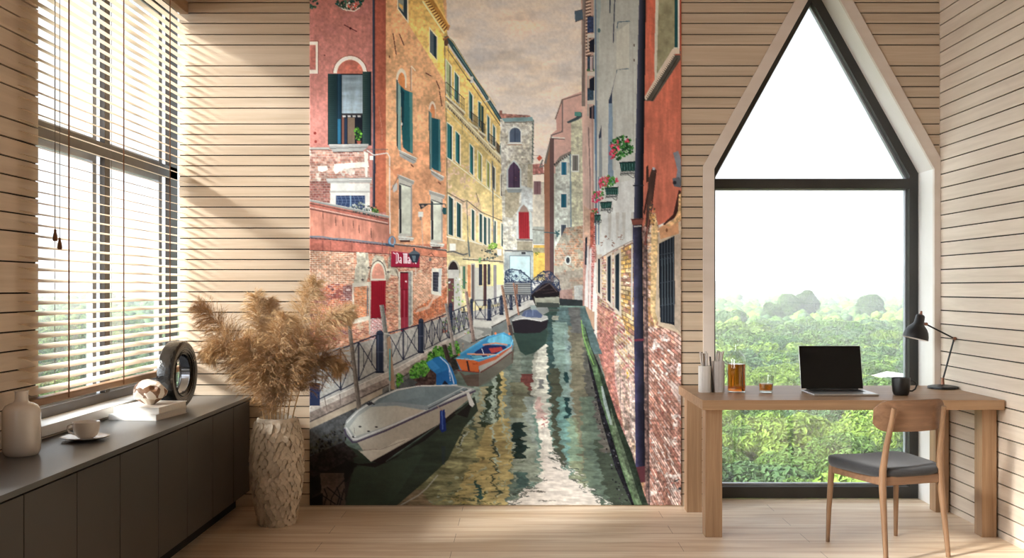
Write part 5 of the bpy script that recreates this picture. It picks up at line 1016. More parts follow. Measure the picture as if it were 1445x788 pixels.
fs.append(tuple(range(nU))[::-1])
b0 = len(vs)
for r, z in ((.103,.613),(.100,.60),(.100,.12)): vs += [(math.cos(2*PI*i/nU)*r, math.sin(2*PI*i/nU)*r, z) for i in range(nU)]
for k, (A, B) in enumerate((((nV-1)*nU, b0), (b0, b0+nU), (b0+nU, b0+2*nU))):
    for i in range(nU): fs.append((A+i, A+(i+1)%nU, B+(i+1)%nU, B+i))
fs.append(tuple(b0+2*nU+i for i in range(nU)))
rl = random.Random(21); z = .012; row = 0
while z < .60:
    r = vr(z); nn = int(2*PI*r/.034)
    for i in range(nn):
        a = 2*PI*(i+.5*(row % 2))/nn+rl.uniform(-.05,.05); zz = z+rl.uniform(-.004,.004); r = vr(max(.005, min(.607, zz)))-.0045
        N_ = Vector((math.cos(a), math.sin(a), (r-vr(min(.611, zz+.02)))/.02*1.0)).normalized(); U = Vector((-math.sin(a), math.cos(a), 0)); W_ = N_.cross(U)*-1 if N_.cross(U).z < 0 else N_.cross(U)
        th = rl.uniform(-.9,.9); U2 = U*math.cos(th)+W_*math.sin(th); W2 = W_*math.cos(th)-U*math.sin(th); s_ = rl.uniform(.8,1.2); c = Vector((math.cos(a)*r, math.sin(a)*r, zz)); b1 = len(vs); tl = rl.uniform(.010,.017)
        out = [(0,-.023,1.25),(.012,-.010,.95),(.0155,.004,.7),(.011,.016,.35),(.004,.019,.2),(0,.014,.25),(-.004,.019,.2),(-.011,.016,.35),(-.0155,.004,.7),(-.012,-.010,.95)]
        vs += [tuple(c+U2*x*s_+W2*y_*s_+N_*tl*k_) for x, y_, k_ in out]; vs.append(tuple(c+W2*-.002+N_*(tl*.55))); vs += [tuple(c+U2*x*s_*.85+W2*y_*s_*.85-N_*.004) for x, y_, k_ in out]
        for q in range(10): fs.append((b1+q, b1+(q+1)%10, b1+10)); fs.append((b1+q, b1+11+q, b1+11+(q+1)%10, b1+(q+1)%10))
    z += .0245; row += 1
o = MB().add(vs, fs).build('floor_vase', M_vs, None, smooth=True, ang=60, loc=(VPX, VPY, 0)); tag(o, 'tall sandy floor vase with a leafy relief holding pampas grass', 'vase')
def fluff(name, a, b_):
    m = mat(name, a, .85, b_, (30,30,30), lo=.3, hi=.7, spec=.1, sheen=.3); return m
M_pl = [fluff('pampas straw', (170,134,90), (208,174,128)), fluff('pampas tan', (150,114,74), (190,152,106)), fluff('pampas light', (190,156,110), (224,196,154))]
M_stem = wood('dry stem', (176,142,100), (214,184,142), 'Z', 3, .6)
def catmull(P, n_):
    P = [Vector(p) for p in P]; P = [P[0]*2-P[1]]+P+[P[-1]*2-P[-2]]; out = []
    for k in range(1, len(P)-2):
        for i in range(n_):
            t_ = i/n_; a, b_, c, d = P[k-1], P[k], P[k+1], P[k+2]
            out.append(.5*((2*b_)+(c-a)*t_+(2*a-5*b_+4*c-d)*t_*t_+(3*b_-a-3*c+d)*t_**3))
    out.append(P[-2]); return out
# each plume: path from the vase mouth to the tip (x, y, z from the vase axis), fluff start fraction, fluff radius, material, label
KX = VPY/F
def pp_(px, py, dy): return ((px-388.5)*(VPY+dy)/F, dy, EYE-(py-VY)*(VPY+dy)/F)
plumes = [
 ([(372,610,.0),(368,575,.0),(356,545,-.02),(335,500,-.06),(312,460,-.08),(283,432,-.10)], .30, .100, 1, 'pampas plume arching far out to the left over the sideboard'),
 ([(376,610,-.02),(368,570,-.04),(352,530,-.10),(336,500,-.14),(318,486,-.17),(304,500,-.18)], .30, .105, 0, 'pampas plume drooping at the lower left of the bunch'),
 ([(380,610,.03),(375,560,.05),(367,510,.09),(358,460,.12),(350,416,.14)], .30, .088, 2, 'upright pale pampas plume at the left of the bunch top'),
 ([(384,610,.04),(382,560,.07),(378,515,.12),(374,465,.14),(368,425,.16)], .30, .080, 0, 'upright pampas plume just right of the palest upright one'),
 ([(394,610,.03),(398,565,.04),(405,520,.06),(416,465,.06),(428,425,.05),(442,398,.04)], .26, .085, 2, 'tallest pampas plume rising to the upper right'),
 ([(400,610,.0),(408,560,.0),(422,515,-.01),(444,475,-.02),(468,448,-.03),(494,440,-.03)], .30, .090, 2, 'pale pampas plume leaning far right in front of the mural'),
 ([(402,610,.02),(414,570,.02),(428,538,-.02),(446,514,-.04),(464,506,-.05),(480,516,-.06)], .24, .105, 1, 'dark pampas plume hanging low at the right'),
 ([(390,610,-.05),(392,565,-.08),(396,520,-.12),(402,475,-.14),(410,448,-.13)], .24, .098, 0, 'full pampas plume at the front middle of the bunch'),
 ([(394,610,-.05),(400,570,-.10),(412,530,-.15),(426,496,-.16),(436,482,-.16)], .22, .098, 1, 'brown pampas plume at the front right of the bunch'),
 ([(384,610,-.05),(380,570,-.10),(372,530,-.15),(362,500,-.17),(352,482,-.17)], .22, .098, 0, 'tan pampas plume at the front left of the bunch'),
 ([(388,610,-.04),(388,580,-.09),(388,545,-.15),(388,515,-.18),(390,500,-.18)], .18, .085, 1, 'short dark pampas plume low at the front centre'),
]
for pi, (path, f0, rad, mi, label) in enumerate(plumes):
    f0 += .04
    P = [Vector(pp_(*q)) for q in path]; P[0].z = .34; P[0].x *= .55; P[0].y *= .4
    C = catmull(P, 10); root = thing('pampas_stem', label, 'pampas grass', (VPX, VPY, 0), 0, 'pampas stems in the floor vase')
    n_ = len(C); i0 = int(n_*f0)
    MB().tube(C[:max(i0+14, 8)], [.0042-.0018*i/n_ for i in range(max(i0+14, 8))], 6).build('stem', M_stem, root, smooth=True)
    r_ = random.Random(500+pi); vs = []; fs = []
    def strand(p, d, L_, w_, ns, droop):
        b0 = len(vs); wv = d.cross(Vector((r_.gauss(0,1), r_.gauss(0,1), r_.gauss(0,1)))).normalized(); path_ = [p.copy()]
        for q in range(ns+1):
            ww = w_*(1-.8*(q/ns)); vs.append(p+wv*ww); vs.append(p-wv*ww)
            if q < ns: d = (d+Vector((0,0,-droop))).normalized(); p = p+d*(L_/ns); path_.append(p.copy())
        for q in range(ns): fs.append((b0+2*q, b0+2*q+1, b0+2*q+3, b0+2*q+2))
        return path_
    for k in range(560):
        t_ = (k+r_.random())/560; fi = i0+(n_-1-i0)*t_; i = min(int(fi), n_-2); c = C[i].lerp(C[i+1], fi-i); ax = (C[i+1]-C[i]).normalized()
        env = math.sin(PI*min(1, t_*.72+.24))**.7
        a = r_.uniform(0, 2*PI); sd = ax.orthogonal().normalized(); sd.rotate(Matrix.Rotation(a, 3, ax))
        L_ = rad*1.42*env*r_.uniform(.6, 1.2)+.018; d = (sd*.9+ax*r_.uniform(.55, 1.25)).normalized()
        pth = strand(c, d, L_, .0009, 5, r_.uniform(.06,.20))
        nb = 17
        for q in range(nb):
            f_ = (q+r_.random())/nb*4.6; i2 = min(int(f_), 4); pb = pth[i2].lerp(pth[i2+1], f_-i2); db = (pth[i2+1]-pth[i2]).normalized(); o2 = db.orthogonal().normalized(); o2.rotate(Matrix.Rotation(r_.uniform(0,6.28), 3, db))
            strand(pb, (db+o2*r_.uniform(.25,.6)).normalized(), r_.uniform(.018,.042), r_.uniform(.0006,.0011), 2, r_.uniform(.10,.32))
    mb = MB(); mb.v = vs; mb.f = fs; me = bpy.data.meshes.new('plume'); me.from_pydata(vs, [], fs); me.materials.append(M_pl[mi]); me.update()
    o = bpy.data.objects.new('plume', me); COL.objects.link(o); o.parent = root
# ---------------------------------------------------------------- desk
DZ = .757; DX0, DX1, DY0, DY1 = .980, 2.600, 5.314, 6.115
desk = thing('desk', 'solid oak desk with thick square legs below the gable window', 'desk', (1.79, 5.7, 0))
rel(desk, MB().box(DX0, DX1, DY0, DY1, DZ-.053, DZ)).build('desk_top', M_oakd, desk, bevel=.002)
for x0, x1, y0, y1 in ((1.012,1.104,5.40,5.49),(2.517,2.598,5.40,5.49),(1.012,1.104,6.0,6.09),(2.517,2.598,6.0,6.09)):
    rel(desk, MB().box(x0, x1, y0, y1, 0, DZ-.053)).build('leg', M_oakv, desk, bevel=.002)
# ---------------------------------------------------------------- chair
M_chw = wood('warm walnut oak', (106,79,57), (142,110,82), 'Z', 1.6, .42); M_chb = wood('warm walnut oak back', (100,73,53), (134,101,76), 'X', 1.6, .42)
M_fab = mat('charcoal wool', (32,32,34), .95, (44,44,46), (160,160,160), bump=.3, bscale=420, sheen=.2)
ch = thing('desk_chair', 'walnut-toned wooden chair with charcoal seat pad in front of the desk', 'chair', (1.915, 5.175, 0), math.radians(17))
def leg(b0, b1, t1, r0, r1, r2):
    return MB().tube([b0, Vector(b0).lerp(Vector(b1), .5), b1, t1], [r0, (r0+r1)/2, r1, r2], 14)
FL, FR, BL_, BR = (-.215,.205,0), (.215,.205,0), (-.185,-.205,0), (.185,-.205,0)
for p_, s_ in ((FL,-1),(FR,1)):
    MB().tube([(p_[0],p_[1],0),(p_[0]*.985,p_[1]*.97,.18),(p_[0]*.955,p_[1]*.92,.36),(p_[0]*.94,p_[1]*.90,.415)], [.0105,.0135,.0165,.017], 16).build('leg', M_chw, ch, smooth=True)
for p_, s_ in ((BL_,-1),(BR,1)):
    MB().tube([(p_[0],p_[1]-.035,0),(p_[0]*.97,p_[1]-.012,.20),(p_[0]*.94,p_[1]+.008,.37),(p_[0]*.92,p_[1]+.010,.45),(p_[0]*.87,p_[1]-.008,.58),(p_[0]*.82,p_[1]-.034,.70),(p_[0]*.80,p_[1]-.046,.765)], [.0115,.015,.0185,.0175,.015,.013,.011], 16).build('leg', M_chw, ch, smooth=True)
ap = MB()
def bar(mb, a, b_, h, w_, z0):
    a = Vector(a); b_ = Vector(b_); d = (b_-a).normalized(); n = Vector((-d.y, d.x, 0))*w_/2
    return mb.add([a-n+Vector((0,0,z0)), b_-n+Vector((0,0,z0)), b_+n+Vector((0,0,z0)), a+n+Vector((0,0,z0)), a-n+Vector((0,0,z0+h)), b_-n+Vector((0,0,z0+h)), b_+n+Vector((0,0,z0+h)), a+n+Vector((0,0,z0+h))], [(0,3,2,1),(4,5,6,7),(0,1,5,4),(1,2,6,5),(2,3,7,6),(3,0,4,7)])
bar(ap, (-.198,.186,0), (.198,.186,0), .040, .020, .375); bar(ap, (-.172,-.195,0), (.172,-.195,0), .046, .020, .372)
for s_ in (-1, 1): bar(ap, (s_*.174,-.19,0), (s_*.200,.186,0), .042, .020, .373)
ap.build('seat_frame', M_chb, ch, bevel=.004)
secs = []   # cushion: rounded, dished, wider at the front
nA = 40
def cush(z, k, dish=0):
    o_ = []
    for i in range(nA):
        a = 2*PI*i/nA; c, s_ = math.cos(a), math.sin(a); e_ = .42
        x = math.copysign(abs(c)**e_, c); y = math.copysign(abs(s_)**e_, s_)
        hw = .210+.036*(y*.5+.5); x = x*hw*k; y_ = y*.226*k+.012
        o_.append((x, y_, z+dish*(abs(x)/.22)**2*.012+dish*(y_/.21)*.004))
    return o_
secs = [cush(.411,.90), cush(.413,.965), cush(.426,1.0,.6), cush(.440,1.0,1), cush(.450,.975,1), cush(.456,.90,1), cush(.458,.7,1), cush(.457,.4,1), cush(.457,.1,1)]
MB().loft(secs).build('seat_cushion', M_fab, ch, smooth=True, ang=70)
secs = []
for i in range(25):
    t_ = i/24*2-1; x = .208*t_; yc = -.238+.070*t_*t_; h_ = .165*(1-.0*t_); e_ = (1-abs(t_)**5)*.5+.5; zc = .722-.004*t_*t_; hh = .080*math.sqrt(max(.0, 1-(max(0, abs(t_)-.62)/.42)**2.4)) ; tt = .0095
    slope_ = 2*.070*t_/.208; nx, ny = -slope_, 1.0; nl = math.hypot(nx, ny); nx /= nl; ny /= nl
    sec_ = []
    for aa, bb in ((-.8,-1),(.8,-1),(1,-.9),(1,.9),(.8,1),(-.8,1),(-1,.9),(-1,-.9)):
        lean = -.10*bb*hh
        sec_.append((x+nx*aa*tt, yc+ny*aa*tt+lean, zc+bb*hh))
    secs.append(sec_)
MB().loft(secs).build('backrest', M_chb, ch, bevel=.003, ang=40)
# ---------------------------------------------------------------- laptop
M_lap = mat('silver aluminium', (196,194,192), .32, (204,202,200), (8,8,8), metal=.85); M_scr = mat('black glass', (7,7,7), .12, spec=.2); M_key = mat('black keys', (26,26,27), .5)
lp = thing('laptop', 'open laptop with a black screen in the middle of the desk', 'laptop', (1.815, 5.64, DZ+.0005))
MB().box(-.182,.182,-.135,.115,0,.012).build('base', M_lap, lp, bevel=.004, seg=3)
kb = MB()
for r_ in range(5):
    for k in range(14): x0 = -.148+k*.0213; y0 = -.018+r_*.022; kb.box(x0, x0+.0185, y0, y0+.0185, .012, .0128)
kb.build('keyboard', M_key, lp); MB().box(-.055,.055,-.118,-.042,.012,.0123).build('trackpad', M_scr if False else mat('trackpad', (176,174,172), .3, metal=.6), lp)
ln = math.radians(12); Q = lambda x, y, z: (x, .118+y*math.cos(ln)+z*math.sin(ln), .016+z*math.cos(ln)-y*math.sin(ln))
def lid(x0, x1, y0, y1, z0, z1):
    m_ = MB().box(x0, x1, y0, y1, z0, z1); m_.v = [Q(*v) for v in m_.v]; return m_
sr = lid(-.181,.181,0,.005,0,.252).build('lid', M_lap, lp, bevel=.002); lid(-.179,.179,-.0014,0,.002,.250).build('screen', M_scr, lp, bevel=.0006)
MB().tube([(-.15,.117,.013),(.15,.117,.013)], .0055, 10).build('hinge', M_key, lp, smooth=True)
# ---------------------------------------------------------------- bottle, tumbler
M_bg = pane_mat('bottle glass', (.93,.95,.93), 1.6)
M_lq = bpy.data.materials.new('amber spirit'); M_lq.use_nodes = True; t = M_lq.node_tree; p = t.nodes['Principled BSDF']
p.inputs['Base Color'].default_value = (.62,.16,.015,1); p.inputs['Roughness'].default_value = .02; p.inputs['Transmission Weight'].default_value = .88; p.inputs['IOR'].default_value = 1.2
bt = thing('bottle', 'round-shouldered clear bottle half filled with amber liquor at the desk left end', 'bottle', (1.252, 5.72, DZ+.0005))
MB().lathe([(0,.002),(.048,.002),(.050,0),(.0515,.006),(.0520,.02),(.0520,.176),(.0505,.192),(.044,.208),(.033,.220),(.0215,.230),(.0165,.240),(.0145,.262),(.0140,.276),(.0175,.279),(.0180,.284),(.0140,.287),(.0125,.287)], 40, cap=False).build('glass_body', M_bg, bt, smooth=True, ang=50)
MB().lathe([(0,.008),(.045,.008),(.0485,.012),(.0490,.02),(.0490,.163),(0,.163)], 40).build('liquor', M_lq, bt, smooth=True, ang=40)
M_stp = mat('clear glass stopper', (226,228,226), .05, coat=.6); MB().lathe([(.0115,.270),(.0115,.290),(.017,.292),(.020,.300),(.019,.310),(.012,.316),(0,.317)], 24).build('stopper', M_bg, bt, smooth=True)
tb = thing('tumbler', 'low clear tumbler with a little amber liquor beside the bottle', 'glass', (1.414, 5.69, DZ+.0005))
MB().lathe([(0,.003),(.033,.003),(.0355,0),(.0375,.004),(.0425,.060),(.0445,.098),(.0435,.0985),(.0410,.060),(.0355,.014),(0,.012)], 36, cap=False).build('glass_body', M_bg, tb, smooth=True, ang=50)
MB().lathe([(0,.0135),(.035,.015),(.0400,.053),(0,.053)], 36).build('liquor', M_lq, tb, smooth=True, ang=40)
# ---------------------------------------------------------------- straw holders at the left end
M_rib = mat('white ribbed porcelain', (222,216,208), .45, (212,206,198), (6,6,6)); M_fil = mat('pearly paper straw', (206,198,190), .5, (190,182,174), (9,9,9)); M_dk = mat('dark slate strip', (34,30,28), .5)
M_frost = mat('frosted grey glass', (196,188,182), .3, (206,200,194), (9,9,9))
def holder(name, label, x, y, rx, ry, h_, m, nrib=22):
    o_ = thing(name, label, 'holder', (x, y, DZ+.0005)); pts_ = []
    def ringp(k, z, rib=1):
        q_ = []
        for i in range(nrib*4):
            a = 2*PI*i/(nrib*4); r_ = 1+(.035*rib if i % 4 < 2 else 0)
            q_.append((rx*k*r_*math.copysign(abs(math.cos(a))**.6, math.cos(a)), ry*k*r_*math.copysign(abs(math.sin(a))**.6, math.sin(a)), z))
        return q_
    MB().loft([ringp(.97,0), ringp(1,.004), ringp(1,h_-.003), ringp(.97,h_), ringp(.88,h_,0), ringp(.86,.006,0)]).build('ribbed_cup', m, o_, smooth=True, ang=30); return o_
h1 = holder('straw_holder', 'white ribbed holder full of paper straws at the desk far left', 1.068, 5.72, .034, .028, .152, M_rib)
h2 = holder('straw_holder', 'taller grey ribbed holder beside the white one, next to the bottle', 1.150, 5.735, .033, .028, .178, M_frost)
rs_ = random.Random(8); sm = {}
def straws(cx, cy, n_, zt, lean0, lean1, label, grp, z0=.01):
    for k in range(n_):
        a = rs_.uniform(0, 6.28); r_ = rs_.uniform(.003, .017); bx, by = cx+r_*math.cos(a), cy+r_*.75*math.sin(a); lx = lean0+(lean1-lean0)*((bx-cx)/.019*.5+.5); h_ = zt*rs_.uniform(.93, 1.0)
        o_ = MB().tube([(0,0,0),(lx*.25*h_,0,h_*.55),(lx*h_,rs_.uniform(-.02,.02)*h_,h_)], [.0042,.0045,.0052], 8).build('paper_straw', M_fil, None, smooth=True, loc=(bx, by, DZ+z0)); tag(o_, label, 'straw', grp)
straws(1.068, 5.72, 12, .225, -.10, .06, 'pearly paper straw standing in the white ribbed holder', 'straws in the white holder')
straws(1.150, 5.735, 12, .232, -.02, .12, 'pearly paper straw standing in the grey ribbed holder', 'straws in the grey holder')
o = MB().prism([(0,0),(.010,0),(-.006,.205),(-.012,.205)], -.012, .012).build('slate_strip', M_dk, None, bevel=.001, loc=(1.1075, 5.715, DZ+.0005)); tag(o, 'thin dark strip standing between the two ribbed holders', 'strip')
# ---------------------------------------------------------------- mug
M_mug = mat('matte black ceramic', (26,25,24), .35, (32,31,30), (8,8,8))
mg = thing('mug', 'matte black mug on the desk in front of the chair back', 'mug', (2.138, 5.56, DZ+.0005))
MB().lathe([(0,.002),(.032,.002),(.034,0),(.040,.004),(.046,.022),(.049,.050),(.0505,.094),(.0500,.098),(.0480,.098),(.0465,.050),(.043,.024),(.036,.009),(0,.008)], 44).build('body', M_mug, mg, smooth=True, ang=50)
MB().tube([(.046,-.004,.078),(.062,-.008,.081),(.078,-.010,.072),(.083,-.011,.055),(.076,-.010,.036),(.060,-.008,.024),(.044,-.004,.024)], .0048, 10).build('handle', M_mug, mg, smooth=True)
# ---------------------------------------------------------------- desk lamp
M_lb = mat('matte black lacquer', (22,22,23), .38, (28,28,29), (8,8,8)); M_cop = mat('aged copper', (150,104,84), .35, metal=.8); M_in = mat('white enamel', (232,220,208), .4)
LYp = 5.93; lmp = thing('desk_lamp', 'black jointed desk lamp with dome shade at the desk right end', 'lamp', (at(1330.3,548,LYp).x, LYp, DZ+.0005))
def lp_(px, py, dy=0): q_ = at(px, py, LYp+dy); return (q_.x-lmp.location.x, dy, q_.z-lmp.location.z)
MB().lathe([(0,0),(.082,0),(.085,.003),(.0855,.010),(.083,.0145),(.060,.019),(.030,.023),(.014,.025),(0,.026)], 56).build('base', M_lb, lmp, smooth=True, ang=40)
MB().tube([(0,0,.022),(0,0,.040),(0,0,.064)], [.011,.009,.0085], 14).build('stem_collar', M_cop, lmp, smooth=True, ang=40)
A_ = lp_(1331, 537); B_ = lp_(1346.4, 478); C_ = lp_(1306, 457.5)
MB().tube([(0,0,.05), B_], .0052, 12).build('lower_arm', M_lb, lmp, smooth=True); MB().tube([B_, C_], .0048, 12).build('upper_arm', M_lb, lmp, smooth=True)
j = MB().tube([(B_[0],B_[1]-.014,B_[2]),(B_[0],B_[1]+.014,B_[2])], .010, 16); j.lathe([(.006,-.018),(.007,-.014),(0,-.014)], 12, B_); j.build('elbow_joint', M_cop, lmp, smooth=True, ang=40)
j = MB().tube([(C_[0],C_[1]-.014,C_[2]),(C_[0],C_[1]+.014,C_[2])], .0095, 16); j.tube([C_, (C_[0]-.022, C_[1], C_[2]+.002)], .006, 10); j.build('shade_joint', M_cop, lmp, smooth=True, ang=40)
sc_ = lp_(1291.5, 478); ax_ = Matrix.Rotation(math.radians(13), 3, 'Y')
sp_ = [(0,.148),(.012,.148),(.022,.144),(.0265,.136),(.0285,.098),(.031,.090),(.040,.080),(.054,.066),(.066,.044),(.0725,.020),(.0745,0)]
sh = MB().lathe(sp_, 44, sc_, ax_, cap=False).build('lamp_shade', M_lb, lmp, smooth=True, ang=50)
MB().lathe([(r*.965, z-.002) for r, z in sp_[3:]], 44, sc_, ax_, cap=False).build('shade_lining', M_in, sh, smooth=True, ang=60)
bc = ax_ @ Vector((0,0,.045)); MB().lathe([(0,.028),(.012,.026),(.013,.010),(.021,-.006),(.024,-.020),(.019,-.034),(0,-.042)], 20, (sc_[0]+bc.x, sc_[1], sc_[2]+bc.z), ax_).build('bulb', mat('frosted bulb', (236,232,226), .3), sh, smooth=True)
kc = ax_ @ Vector((0,0,.146)); MB().lathe([(.006,0),(.009,.003),(.009,.008),(.005,.011),(.007,.018),(.004,.022),(0,.023)], 16, (sc_[0]+kc.x, sc_[1], sc_[2]+kc.z), ax_).build('knob', M_cop, sh, smooth=True)
# ---------------------------------------------------------------- outside: canopy of trees, hazy town
GZ = -25.0
M_ground = mat('dark undergrowth', (58,70,34), .95, (84,92,50), (.2,.2,.2))
struct(MB().box(-2500, 2500, 20, 3000, GZ-.5, GZ).build('ground', M_ground))
def leafmat(name, a, b_):
    m = mat(name, a, .75, b_, (1.3,1.3,1.3), spec=.2, detail=5, lo=.3, hi=.7, objrand=.12)
    return m
LEAF = [leafmat('spring green leaves', (74,98,30), (120,142,60)), leafmat('mid green leaves', (54,80,30), (92,118,54)), leafmat('blue green leaves', (52,76,44), (80,106,62))]
M_bark = mat('grey brown bark', (92,80,66), .9, (110,96,80), (3,3,1))
def crown_mesh(seed, nl, leaves, rx=4.2, rz=3.6, tall=1.0, ico=2, ls=.34):
    """a crown of leafy lobes around (0,0,0); lobes plus many small leaf sprays on their skin"""
    r = random.Random(seed); V = []; Fc = []
    base = bmesh.new(); bmesh.ops.create_icosphere(base, subdivisions=ico, radius=1); bv = [v.co.copy() for v in base.verts]; bf = [[v.index for v in f.verts] for f in base.faces]; base.free()
    for i in range(nl):
        if i == 0: c = Vector((0,0,0)); R_ = rx*.72
        else:
            a = r.uniform(0, 2*PI); e_ = r.uniform(-.25, 1.2); d = r.uniform(.55, .78)
            c = Vector((rx*d*math.cos(a)*math.cos(e_), rx*d*math.sin(a)*math.cos(e_), rz*tall*d*math.sin(e_))); R_ = r.uniform(.26, .42)*rx
        b0 = len(V); off = Vector((r.uniform(0,50), r.uniform(0,50), 0))
        for v in bv:
            n1 = noise.noise(v*2.2+off)*.22+noise.noise(v*5.5+off)*.13
            q = Vector((v.x, v.y, v.z*(tall if i == 0 else .85)))*R_*(1+n1); V.append(c+q)
        Fc += [[b0+k for k in f] for f in bf]
        if leaves:
            for _ in range(int(leaves*(R_/rx)**1.4)):
                n_ = Vector((r.gauss(0,1), r.gauss(0,1), r.gauss(.35,1))).normalized(); p_ = c+Vector((n_.x, n_.y, n_.z*(tall if i == 0 else .85)))*R_*r.uniform(.95, 1.16)
                u = (n_+Vector((r.gauss(0,.6), r.gauss(0,.6), r.gauss(0,.6)))).normalized(); t1 = u.orthogonal().normalized(); t1.rotate(Matrix.Rotation(r.uniform(0,6.28), 3, u)); t2 = u.cross(t1); s = ls*r.uniform(.6, 1.3)
                b0 = len(V); V += [p_-t1*s, p_+t2*s*.5+u*s*.25, p_+t1*s, p_-t2*s*.5+u*s*.25]; Fc.append([b0, b0+1, b0+2, b0+3])
    return V, Fc
def mk(name, V, Fc, m):
    me = bpy.data.meshes.new(name); me.from_pydata([tuple(v) for v in V], [], Fc); me.materials.append(m); me.update()
    for pl in me.polygons: pl.use_smooth = len(pl.vertices) == 3
    return me
NEAR = []; rr = random.Random(3)
for k in range(6):
    V, Fc = crown_mesh(100+k, 20, 2600, ls=.30)
    NEAR.append([mk('crown_%s' % 'abcdef'[k], V, Fc, LEAF[j]) for j in range(3)])
POP = []
for k in range(2):
    V, Fc = crown_mesh(200+k, 30, 8000, 3.4, 3.6, 1.35, ico=1, ls=.5); POP.append([mk('poplar', V, Fc, LEAF[j]) for j in range(3)])
tm = MB().tube([(0,0,-9),(.1,0,-4),(0,.1,1)], [.42,.34,.2], 8); tme = bpy.data.meshes.new('trunk'); tme.from_pydata(tm.v, [], tm.f); tme.materials.append(M_bark)
def tree(x, y, z, k, j, s, label, group=None, pop=False, trunk=False, name='broadleaf_tree'):
    me = (POP if pop else NEAR)[k % (2 if pop else 6)][j]
    o = bpy.data.objects.new(name, me); COL.objects.link(o); o.location = (x, y, z); o.scale = (s, s, s*rr.uniform(.9,1.1)); o.rotation_euler = (0, 0, rr.uniform(0, 6.28))
    tag(o, label, 'tree', group)
    if trunk:
        t_ = bpy.data.objects.new('trunk', tme); COL.objects.link(t_); t_.parent = o
    return o
special = []
def sp_tree(px, py, y, k, j, s, label, pop=False):
    c = at(px, py, y); special.append((c.x, c.y, 3.6*s)); tree(c.x, c.y, c.z, k, j, s, label, None, pop, y < 150)
sp_tree(1105, 645, 110, 0, 0, 1.25, 'large bright yellow-green tree filling the view just below the desk top')
sp_tree(1046, 640, 112, 1, 1, .85, 'small green tree between the left desk leg and the large bright tree')
sp_tree(1225, 632, 118, 2, 0, 1.15, 'bright tree seen through the chair just under the desk top')
sp_tree(1160, 596, 138, 3, 1, 1.0, 'darker green tree behind the large bright tree below the desk')
sp_tree(1095, 502, 274, 4, 2, 1.35, 'blue-green tree standing between the bottle and the laptop screen')
sp_tree(1113, 440, 560, 0, 1, 2.0, 'tall dark tree rising above the far canopy, highest of all', True)
sp_tree(1136, 437, 570, 1, 1, 2.1, 'tall dark tree rising just right of the highest one', True)
sp_tree(1091, 450, 520, 1, 1, 1.7, 'hazy dark tree at the left foot of the highest tree', True)
sp_tree(1228, 441, 540, 0, 1, 2.1, 'tall pale tree in the haze left of the lamp shade', True)
sp_tree(1032, 461, 490, 2, 1, 2.0, 'broad dark round tree at the left edge of the gable window view')
sp_tree(1250, 490, 320, 5, 0, 1.5, 'rounded light green tree left of the lamp, above the white roof')
HALL = at(1262, 528, 190)
zones = [(.165, .43), (-.56, -.31)]
names = ['bright yellow-green', 'mid green', 'bluish green']
def zone_label(x, y, j):
    side = 'outside the gable window' if x > 0 else 'outside the side window'
    dist = 'near canopy' if y < 130 else ('middle canopy' if y < 180 else 'farther canopy')
    if x > 0:
        f = x/y; part_ = 'left third of the gable view' if f < .262 else ('middle of the gable view' if f < .33 else 'right third of the gable view')
        row_ = 'lowest and nearest row' if y < 102 else ('row under the desk' if y < 126 else ('row level with the desk top' if y < 156 else ('row just above the desk top' if y < 196 else 'row level with the laptop')))
    else:
        f = -x/y; part_ = 'near half of the side window' if f > .435 else 'far half of the side window'
        row_ = 'lowest row' if y < 102 else ('second lowest row' if y < 126 else ('middle row' if y < 156 else ('upper row' if y < 196 else 'topmost row')))
    return '%s tree, %s, %s' % (names[j], row_, part_)
pts = []; y = 82.0
while y < 232:
    for lo_, hi_ in zones:
        x = lo_*y-3
        while x < hi_*y+3:
            xx, yy = x+rr.uniform(-1.6,1.6), y+rr.uniform(-1.6,1.6); x += 6.3
            if any((xx-a)**2+(yy-b_)**2 < (r_+2.0)**2 for a, b_, r_ in special): continue
            if abs(xx-HALL.x) < 6 and HALL.y-16 < yy < HALL.y+5: continue
            pts.append((xx, yy))
    y += 5.9
for xx, yy in pts[:288]:
    n_ = noise.noise(Vector((xx/26, yy/26, 3))); j = 0 if n_ > -.05 else (1 if rr.random() < .7 else 2)
    if rr.random() < .12: j = rr.choice((0,1,2))
    tree(xx, yy, EYE-19.2+rr.uniform(-1.3,1.1), rr.randrange(6), j, rr.uniform(.78,1.15), zone_label(xx, yy, j), 'trees of the canopy: '+zone_label(xx, yy, j), False, yy < 120)
# the rest of the forest as one mass
far = {0: ([], []), 1: ([], []), 2: ([], [])}
lo1 = [crown_mesh(300+k, 7, 0, ico=2) for k in range(3)]; lo2 = [crown_mesh(310+k, 5, 0, ico=1) for k in range(3)]
lo1 = [crown_mesh(300+k, 9, 500, ico=1, ls=.5) for k in range(3)]
def put_far(xx, yy, s, j, zz, fine=None):
    V, Fc = (lo1 if (yy < 430 if fine is None else fine) else lo2)[rr.randrange(3)]; A, B = far[j]; b0 = len(A); c_, s_ = math.cos(xx), math.sin(xx)
    A += [(xx+s*(v.x*c_-v.y*s_), yy+s*(v.x*s_+v.y*c_), zz+s*v.z) for v in V]; B += [[b0+k for k in f] for f in Fc]
for xx, yy in pts[288:]: put_far(xx, yy, rr.uniform(.8,1.15), rr.choice((0,0,1,2)), EYE-19.2+rr.uniform(-1.3,1.1))
y = 238.0
